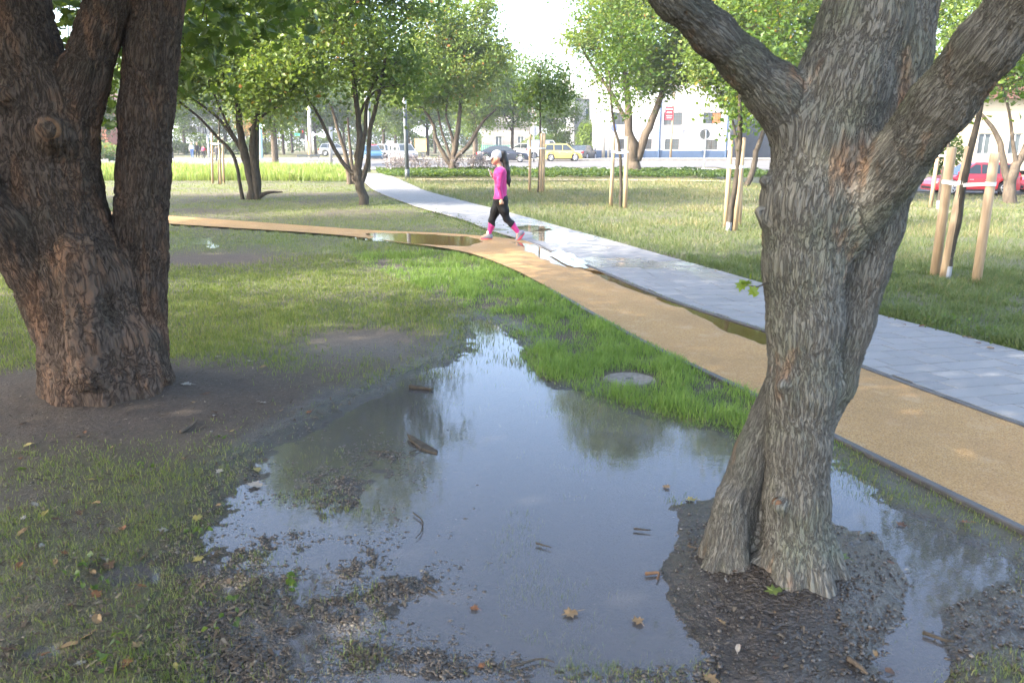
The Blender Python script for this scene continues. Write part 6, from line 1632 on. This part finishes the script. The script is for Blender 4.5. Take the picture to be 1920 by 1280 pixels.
# ================================================================== people far off
def figure(label, px, py, hpx, rz, top_c, leg_c, stride=.25, sit=False, group='people across the street'):
    b = P(px, py); s = hpx * b[1] / 1494 / 1.72
    o_ = empty('person', b, rz, label=label, cat='person', group=group)
    o_.scale = (s, s, s)
    a_ = lambda *q: np.array(q, float)
    if not sit:
        hips = a_(0, 0, .92); sh = a_(0, 0, 1.40); hd = a_(.03, 0, 1.60)
        L_ = [(a_(0, s_ * .09, .92), a_(.10 * s_ * stride * 4, s_ * .09, .50), a_(.2 * s_ * stride * 4 - .05, s_ * .09, .08)) for s_ in (-1, 1)]
    else:
        hips = a_(0, 0, .95); sh = a_(.22, 0, 1.42); hd = a_(.32, 0, 1.62)
        L_ = [(a_(0, s_ * .09, .93), a_(.36, s_ * .10, .70 + s_ * .10), a_(.15 + .1 * s_, s_ * .10, .28 + s_ * .12)) for s_ in (-1, 1)]
    up = [wc(hips + dY * .07 * s_, sh + dY * .10 * s_ - [0, 0, .06], .11, .11, .06) for s_ in (-1, 1)]
    ar = []; hn = []
    for s_ in (-1, 1):
        S = sh + dY * .18 * s_; E = S + (a_(-.12 * s_ * stride * 3, .05 * s_, -.28) if not sit else a_(.18, .04 * s_, -.26)); Wr = E + (a_(.10, 0, -.24) if not sit else a_(.24, -.02 * s_, -.06))
        ar += [wc(S, E, .055, .045), wc(E, Wr, .043, .032)]; hn += hand(Wr, Wr - E, a_(.6, 0, .2), .6)
    lg = [c for h_, k_, n2 in L_ for c in (wc(h_, k_, .10, .065, .04), wc(k_, n2, .062, .045, .03))]
    ft = [wc(n2, n2 + a_(.16, 0, -.04), .045, .035) for _, _, n2 in L_]
    hd_c = [wc(hd, hd + [.01, 0, .06], .085, .09, .03), wc(hd + [.05, 0, -.06], hd + [.06, 0, -.07], .04, .035, .03), wc(sh + [0, 0, .02], hd, .055, .05), wc(hd + [.09, 0, .0], hd + [.11, 0, -.02], .012, .014)]
    def part(nm, caps, m, h=.022):
        V, F = sdf_mesh(caps, h, .02); link(nm, mesh_np(nm, V, F, m, True), o_)
    part('body', [(c[0], c[1], c[2] - .008, c[3] - .008, c[4]) for c in up + ar + lg] + hd_c + hn + ft, M['skin'], .018)
    part('top', up + ar, cloth('cloth_top', top_c)); part('trousers', lg + [wc(hips + dY * .08 * s_ - [0, 0, .02], hips + dY * .07 * s_ + [0, 0, .08], .115, .112, .05) for s_ in (-1, 1)], cloth('cloth_leg', leg_c))
    part('hair', [wc(hd + [-.02, 0, .07], hd + [-.04, 0, .0], .09, .085)], M['hair']); part('shoes', [(c[0], c[1], c[2] + .008, c[3] + .008, c[4]) for c in ft], M['black'])
    return o_
figure('pedestrian in white top and blue jeans far left', 361, 297, 28, -1.3, (.7, .7, .7), (.10, .18, .38))
figure('pedestrian in black beside the cyclist', 371, 296, 27, -1.0, (.02, .02, .022), (.02, .02, .022))
figure('pedestrian in dark clothes right of the traffic lights', 407, 302, 29, 1.2, (.03, .03, .035), (.025, .025, .03))
figure('pedestrian in dark top by the silver car', 771, 294, 26, -1.2, (.10, .06, .11), (.03, .03, .035))
figure('cyclist in a red top riding away', 381, 300, 26, 1.35, (.48, .03, .07), (.02, .02, .022), sit=True)
b = P(381, 300); s = 26 * b[1] / 1494 / 1.72
bk = empty('bicycle', b, 1.35, label='dark bicycle under the cyclist in red', cat='bicycle'); bk.scale = (s, s, s)
for X in (-.42, .62):
    th = np.linspace(0, 2 * PI, 25); w_ = MB(); w_.tube([(X + .33 * math.cos(q), 0, .34 + .33 * math.sin(q)) for q in th], .018, 6, False); wh = w_.build('wheel', M['tyre'], bk, True)
    sp_ = MB()
    for k in range(8): sp_.tube([(X, 0, .34), (X + .32 * math.cos(k * PI / 4), 0, .34 + .32 * math.sin(k * PI / 4))], .004, 4)
    sp_.build('spokes', M['rim'], wh)
f_ = MB()
for p0, p1 in (((-.42, 0, .34), (.05, 0, .32)), ((.05, 0, .32), (-.12, 0, .82)), ((-.12, 0, .78), (.45, 0, .82)), ((.05, 0, .32), (.47, 0, .75)), ((-.42, 0, .34), (-.12, 0, .78)), ((.62, 0, .34), (.44, 0, .90))): f_.tube([p0, p1], .018, 6)
f_.build('frame', M['black'], bk)
MB().tube([(.46, -.28, .98), (.44, 0, .92), (.46, .28, .98)], .014, 6).build('handlebar', M['black'], bk)
MB().tube([(-.26, 0, .86), (-.12, 0, .87), (.02, 0, .86)], [.07, .06, .025], 8).build('saddle', M['black'], bk)

# ================================================================== litter of leaves, twigs and bark on the ground
def flat_leaf(seed, size):
    r_ = np.random.default_rng(seed)
    pts = [(0, -.5), (.28, -.42), (.22, -.2), (.52, -.05), (.3, .05), (.34, .3), (.14, .22), (0, .55), (-.14, .22), (-.34, .3), (-.3, .05), (-.52, -.05), (-.22, -.2), (-.28, -.42)]
    V = [(x_ * size, y_ * size, size * (.04 + .22 * abs(x_) * r_.uniform(.2, 1) + .10 * r_.normal() * y_)) for x_, y_ in pts] + [(0, 0, .004)]
    k = len(pts)
    m_ = MB(); m_.add(V, [(k, q, (q + 1) % k) for q in range(k)]); m_.tube([(0, -.48 * size, .01), (.05 * size, -.95 * size, .008)], [.0016, .001], 4)
    return m_
def oval_leaf(seed, size):
    r_ = np.random.default_rng(seed); n = 10
    V = [(.28 * size * math.sin(q) * 1.0, .5 * size * math.cos(q), size * (.05 + .12 * abs(math.sin(q)) + .06 * r_.normal() * math.cos(q))) for q in np.linspace(0, 2 * PI, n, endpoint=False)] + [(0, 0, .004)]
    m_ = MB(); m_.add(V, [(n, q, (q + 1) % n) for q in range(n)]); m_.tube([(0, -.48 * size, .01), (.03 * size, -.8 * size, .006)], [.0014, .001], 4)
    return m_
LM = {'tan': simple('leaf_tan', (.22, .145, .07), (.15, .095, .045), 30, .7), 'brown': simple('leaf_brown', (.095, .052, .030), (.06, .034, .02), 30, .75), 'orange': simple('leaf_orange', (.17, .075, .03), (.11, .048, .02), 30, .7),
      'yellow': simple('leaf_yellow', (.25, .20, .06), (.18, .15, .04), 30, .6), 'pale': simple('leaf_pale', (.26, .235, .20), (.19, .17, .145), 30, .7), 'green': simple('leaf_fallen_green', (.10, .13, .03), (.07, .095, .025), 30, .6)}
def drop(px, py, size, kind, rz, label, shape='maple', group='fallen leaves', tilt=.12, seed=0):
    b = P(px, py); z = max(float(ground_h(np.array([b[0]]), np.array([b[1]]))[0]), 0.0) + .006
    s_ = np.minimum(sdpoly(np.array([b[0]]), np.array([b[1]]), OCH), sdpoly(np.array([b[0]]), np.array([b[1]]), GRY))[0]
    if s_ < 0: z = .044
    o_ = (flat_leaf if shape == 'maple' else oval_leaf)(seed + px, size).build('fallen_leaf', LM[kind])
    o_.location = (b[0], b[1], z); o_.rotation_euler = (random.Random(px).uniform(-tilt, tilt), random.Random(py).uniform(-tilt, tilt), rz)
    return tag(o_, label, 'leaf', group)
for q in ((1195, 1166, .055, 'tan', .3, 'tan maple leaf floating left of the near trunk foot'), (1068, 1153, .065, 'tan', 1.8, 'pale sunken leaf left of the tan floating leaf'), (889, 1142, .04, 'orange', .8, 'small orange leaf in the lower middle of the puddle'),
          (903, 1250, .03, 'orange', 2.0, 'tiny red orange scrap at the bottom of the puddle'), (1249, 914, .05, 'tan', .2, 'tan leaf afloat before the mud spit'), (1293, 938, .055, 'yellow', 1.0, 'yellow green leaf at the tip of the mud spit'),
          (476, 912, .09, 'pale', 1.3, 'large pale leaf on the wet mud'), (482, 882, .06, 'yellow', .4, 'yellowish leaf above the large pale leaf'), (372, 1051, .05, 'yellow', 2.2, 'yellow leaf on the dark mud at the lower left'), (205, 1062, .07, 'brown', .5, 'rust brown leaf among wet pebbles lower left'),
          (240, 1250, .05, 'orange', .1, 'orange leaf near the bottom left edge'), (1272, 728, .05, 'orange', 1.2, 'orange leaf in the grass right of the manhole'), (410, 680, .06, 'pale', .2, 'white leaf on the bare soil right of the old tree'), (468, 689, .05, 'pale', 2.0, 'second white leaf on the soil further right'),
          (350, 742, .08, 'pale', 1.4, 'long pale leaf at the foot of the old tree'), (1447, 1138, .07, 'green', 1.5, 'olive leaf lying at the foot of the near trunk'), (1575, 1068, .06, 'green', .6, 'green leaf right of the near trunk foot'), (1330, 1275, .06, 'tan', .6, 'tan leaf at the bottom edge below the mud island'),
          (1688, 985, .05, 'brown', .6, 'brown leaf on the dark water right of the trunk'), (1808, 988, .05, 'orange', .9, 'reddish leaf below the ochre path edge'), (150, 968, .05, 'brown', .6, 'brown curled leaf on the lower left mud')):
    drop(*q)
rs = random.Random(21)
seen_l = set(); CN = {'brown': 'brown', 'tan': 'tan', 'orange': 'rusty orange', 'yellow': 'dull yellow', 'pale': 'pale grey'}; SN = {'maple': 'lobed', 'oval': 'oval'}
for k in range(400):
    if len(seen_l) >= 52: break
    px, py = rs.randint(5, 760), int(690 + 570 * rs.random() ** 1.1)
    b = P(px, py)
    if not (sdpoly(np.array([b[0]]), np.array([b[1]]), PUD)[0] > .03 and np.hypot(b[0] - LT[0], b[1] - LT[1]) > .75): continue
    kd, sp_ = rs.choice(['brown', 'brown', 'brown', 'tan', 'tan', 'orange', 'yellow', 'pale']), rs.choice(['maple', 'oval', 'oval'])
    hz_ = 'at the left edge' if px < 170 else 'on the left mud' if px < 380 else 'near the left shore of the puddle'
    vz_ = 'below the old tree' if py < 850 else 'halfway down' if py < 1020 else 'low down' if py < 1150 else 'by the bottom edge'
    lab = '%s %s dead leaf %s, %s' % (CN[kd], SN[sp_], hz_, vz_)
    if lab in seen_l: continue
    seen_l.add(lab)
    drop(px, py, rs.uniform(.03, .06), kd, rs.uniform(0, 6.28), lab, sp_, 'dead leaves on the lower left mud', .4, k)
seen_l = set()
for k in range(300):
    if len(seen_l) >= 16: break
    px, py = rs.randint(1280, 1700), rs.randint(1000, 1270)
    kd = rs.choice(['brown', 'tan', 'pale'])
    lab = 'small %s leaf on the mud island, %s, %s' % (CN[kd], 'left of the roots' if px < 1400 else 'before the roots' if px < 1560 else 'right of the roots', 'close to the trunk' if py < 1140 else 'low in the picture')
    if lab in seen_l: continue
    seen_l.add(lab)
    drop(px, py, rs.uniform(.02, .04), kd, rs.uniform(0, 6.28), lab, 'oval', 'dead leaves on the mud island', .4, k)
for k in range(14):
    y_ = rs.uniform(470, 690); q = P(1500, y_); X = np.interp(q[1], GRY_R[::-1, 1], GRY_R[::-1, 0]) - abs(rs.gauss(0, .12)) - .02
    o_ = oval_leaf(k, rs.uniform(.03, .06)).build('fallen_leaf', LM[rs.choice(['orange', 'tan', 'brown'])]); o_.location = (X, q[1], .043); o_.rotation_euler = (0, 0, rs.uniform(0, 6))
    tag(o_, 'dry leaf blown against the right edge of the slabs', 'leaf', 'dry leaves along the slab edge')
def stick(pts, r0, label, m='bark_mid', z=.012):
    P3 = []
    for x_, y_ in pts:
        b = P(x_, y_); P3.append([b[0], b[1], max(float(ground_h(np.array([b[0]]), np.array([b[1]]))[0]), 0) + z])
    P3 = spline(np.array(P3), 10); b = P3[0].copy()
    o_ = MB().tube(P3 - b, np.linspace(r0, r0 * .45, 10), 7).build('twig', M[m], None, True); o_.location = b
    return tag(o_, label, 'twig', 'twigs lying in the puddle')
bp = [P(x_, y_)[:2] for x_, y_ in ((763, 820), (772, 823), (796, 834), (821, 846), (820, 852), (806, 849), (788, 843), (770, 830))]
bc = np.mean(bp, 0); m_ = MB(); m_.prism([(q[0] - bc[0], q[1] - bc[1], .002 * math.sin(k * 2.1)) for k, q in enumerate(bp)], (0, 0, .016))
o_ = m_.build('bark_piece', M['bark_mid'], None, False, .003); o_.location = (bc[0], bc[1], .001); o_.rotation_euler = (.05, .04, 0)
tag(o_, 'flat floating piece of bark in the middle of the puddle', 'bark')
stick([(768, 728), (790, 730), (812, 733)], .02, 'dark chunk of wood at the left rim of the puddle')
stick([(692, 848), (720, 852), (760, 853)], .005, 'thin twig left of the floating bark')
stick([(768, 852), (790, 843)], .006, 'short stub below the floating bark')
stick([(775, 965), (792, 980), (790, 1000), (780, 1012)], .004, 'curved thin twig in the left half of the puddle')
stick([(1188, 995), (1220, 998)], .006, 'short dark twig before the mud island')
stick([(1210, 1080), (1235, 1078), (1232, 1090)], .008, 'reddish bent twig at the mud island edge', 'cut_wood')
stick([(1005, 1022), (1034, 1030)], .005, 'small twig in the centre of the puddle')
stick([(800, 1105), (820, 1115)], .007, 'stubby twig on the mud bar')
stick([(1730, 1190), (1770, 1205), (1790, 1210)], .008, 'twig on the dark mud lower right')
stick([(1590, 1245), (1612, 1262), (1625, 1275)], .011, 'broken stick by the water at the bottom right', 'bark_light')
stick([(1345, 922), (1372, 922)], .014, 'dark stub behind the left root of the near tree')
stick([(340, 822), (360, 810), (372, 800)], .012, 'pale broken stick on the mud right of the old tree', 'bark_light')
stick([(960, 1255), (1010, 1240), (1040, 1246)], .005, 'twig along the bottom rim of the puddle')
# wet pebbles and clods on the shore
r = np.random.default_rng(951)
PV_, PF_ = [], []
ico = bmesh.new(); bmesh.ops.create_icosphere(ico, subdivisions=1, radius=1.0); IV = np.array([v_.co[:] for v_ in ico.verts]); IF = np.array([[v_.index for v_ in f.verts] for f in ico.faces]); ico.free()
cnt = 0
for (px0, px1, py0, py1, n, s0) in ((1240, 1720, 960, 1280, 700, .0045), (380, 900, 880, 1280, 600, .0055), (0, 420, 900, 1280, 350, .005), (900, 1350, 1215, 1280, 350, .007), (1560, 1920, 1080, 1280, 350, .006)):
    for _ in range(n):
        b = P(r.uniform(px0, px1), r.uniform(py0, py1)); sc3 = s0 * r.uniform(.5, 1.7) * np.array([r.uniform(.7, 1.4), r.uniform(.7, 1.4), r.uniform(.4, .8)])
        z = float(ground_h(np.array([b[0]]), np.array([b[1]]))[0]) if False else None
        PV_.append((b[0], b[1], *sc3)); cnt += 1
# crumbs of wet mud standing out of the shallows
xy = np.array([P(q_[0], q_[1])[:2] for q_ in np.stack([r.uniform(330, 960, 26000), r.uniform(800, 1290, 26000)], 1)])
xy = np.vstack([xy, np.array([P(q_[0], q_[1])[:2] for q_ in np.stack([r.uniform(960, 1340, 5000), r.uniform(1190, 1290, 5000)], 1)])])
keep_ = (r.uniform(size=len(xy)) < 0.75 * clod_mask(xy[:, 0], xy[:, 1]) + 0.012) & (fbm2(xy[:, 0] * 7, xy[:, 1] * 7, 2, 39) > -0.12 - 0.35 * (clod_mask(xy[:, 0], xy[:, 1]) - 0.6))
xy = xy[keep_]
sz = np.minimum(.0048 * np.exp(r.normal(size=len(xy)) * .45), .0085)
PV_ = np.vstack([np.array(PV_), np.stack([xy[:, 0], xy[:, 1], sz * r.uniform(.8, 1.6, len(xy)), sz * r.uniform(.7, 1.2, len(xy)), sz * r.uniform(.6, .95, len(xy))], 1)])
pz = ground_h(PV_[:, 0].copy(), PV_[:, 1].copy())
mud_n = len(PV_) - len(xy)
pz[mud_n:] = np.maximum(pz[mud_n:] - .002, -.0045)
ok = pz > -.006
PV_, pz = PV_[ok], pz[ok]
VV = (IV[None, :, :] * (1 + .18 * r.normal(size=(len(PV_), len(IV), 1)))) * PV_[:, None, 2:5] + np.stack([PV_[:, 0], PV_[:, 1], pz + .002], 1)[:, None, :]
FF = (np.arange(len(PV_))[:, None, None] * len(IV) + IF[None]).reshape(-1, 3)
a = N('pebble'); t = a.attr('tint').outputs['Fac']
c = a.ramp(t, [(0, (.030, .023, .017)), (.90, (.060, .048, .036)), (.988, (.10, .085, .068)), (1, (.24, .21, .17))]).outputs[0]
M['pebble'] = a.done(c, .32, .5)
tag(link('pebbles', mesh_np('pebbles', VV.reshape(-1, 3), FF, M['pebble'], True, {'tint': np.repeat(r.uniform(0, 1, len(PV_)), len(IV))})), 'wet pebbles and crumbs of mud along the puddle rim', 'pebbles', None, 'stuff')

# straw, bark crumbs and leaf scraps trodden into the soil
r = np.random.default_rng(961)
q = np.array([P(u_, v_)[:2] for u_, v_ in np.stack([np.concatenate([r.uniform(0, 760, 6500), r.uniform(1270, 1720, 220)]), np.concatenate([690 + 590 * r.uniform(0, 1, 6500) ** .8, r.uniform(980, 1280, 220)])], 1)])
x, y, rr, r_ = scatter(9000, 5.0, 12.5, 1.6, 962, -38, 6)
q = np.vstack([q, np.stack([x, y], 1)])
z = ground_h(q[:, 0].copy(), q[:, 1].copy())
s_ = np.minimum(sdpoly(q[:, 0], q[:, 1], OCH), sdpoly(q[:, 0], q[:, 1], GRY))
m = (z > .001) & (s_ > .03) & (np.hypot(q[:, 0] - LT[0], q[:, 1] - LT[1]) > .5)
q, z = q[m], z[m]; n = len(q)
an = r.uniform(0, 2 * PI, n); ln = r.uniform(.010, .042, n); wd = np.where(r.uniform(size=n) < .3, r.uniform(.006, .016, n), r.uniform(.0015, .004, n)); tl = r.uniform(-.3, .3, n)
dx, dy = np.cos(an), np.sin(an)
V = np.stack([np.stack([q[:, 0] + dx * ln * a_ / 2 - dy * wd * b_ / 2, q[:, 1] + dy * ln * a_ / 2 + dx * wd * b_ / 2, z + .005 + .5 * ln * np.abs(tl) + a_ * ln * tl * .5], 1) for a_, b_ in ((-1, -1), (1, -.4), (1, .4), (-1, 1))], 1)
F = np.arange(n)[:, None] * 4 + np.array([[0, 1, 2, 3]])
a = N('straw'); cc_ = a.ramp(a.attr('tint').outputs['Fac'], [(0, (.035, .025, .018)), (.55, (.085, .062, .042)), (.88, (.12, .092, .062)), (1, (.20, .165, .12))]).outputs[0]
M['straw'] = a.done(cc_, .8, .2)
tag(link('straw_litter', mesh_np('straw_litter', V.reshape(-1, 3), F, M['straw'], False, {'tint': np.repeat(r.uniform(0, 1, n), 4)})), 'dead grass, bark crumbs and leaf scraps on the soil', 'litter', None, 'stuff')
# ================================================================== the air
hz = MB(); hz.box(-1520, 1520, -1520, 1520, -1.2, 24.0)
a = N('haze_air')
vol = a.n('VolumePrincipled', {'Color': (0.86, 0.92, 1.0), 'Density': 0.0006, 'Anisotropy': 0.2})
a.t.links.new(vol.outputs[0], a.out.inputs['Volume'])
haze = hz.build('haze', a.m)
tag(haze, 'thin pale summer haze over the park and street', None, None, 'stuff')
SC.cycles.volume_bounces = 0
SC.cycles.volume_step_rate = 4.0
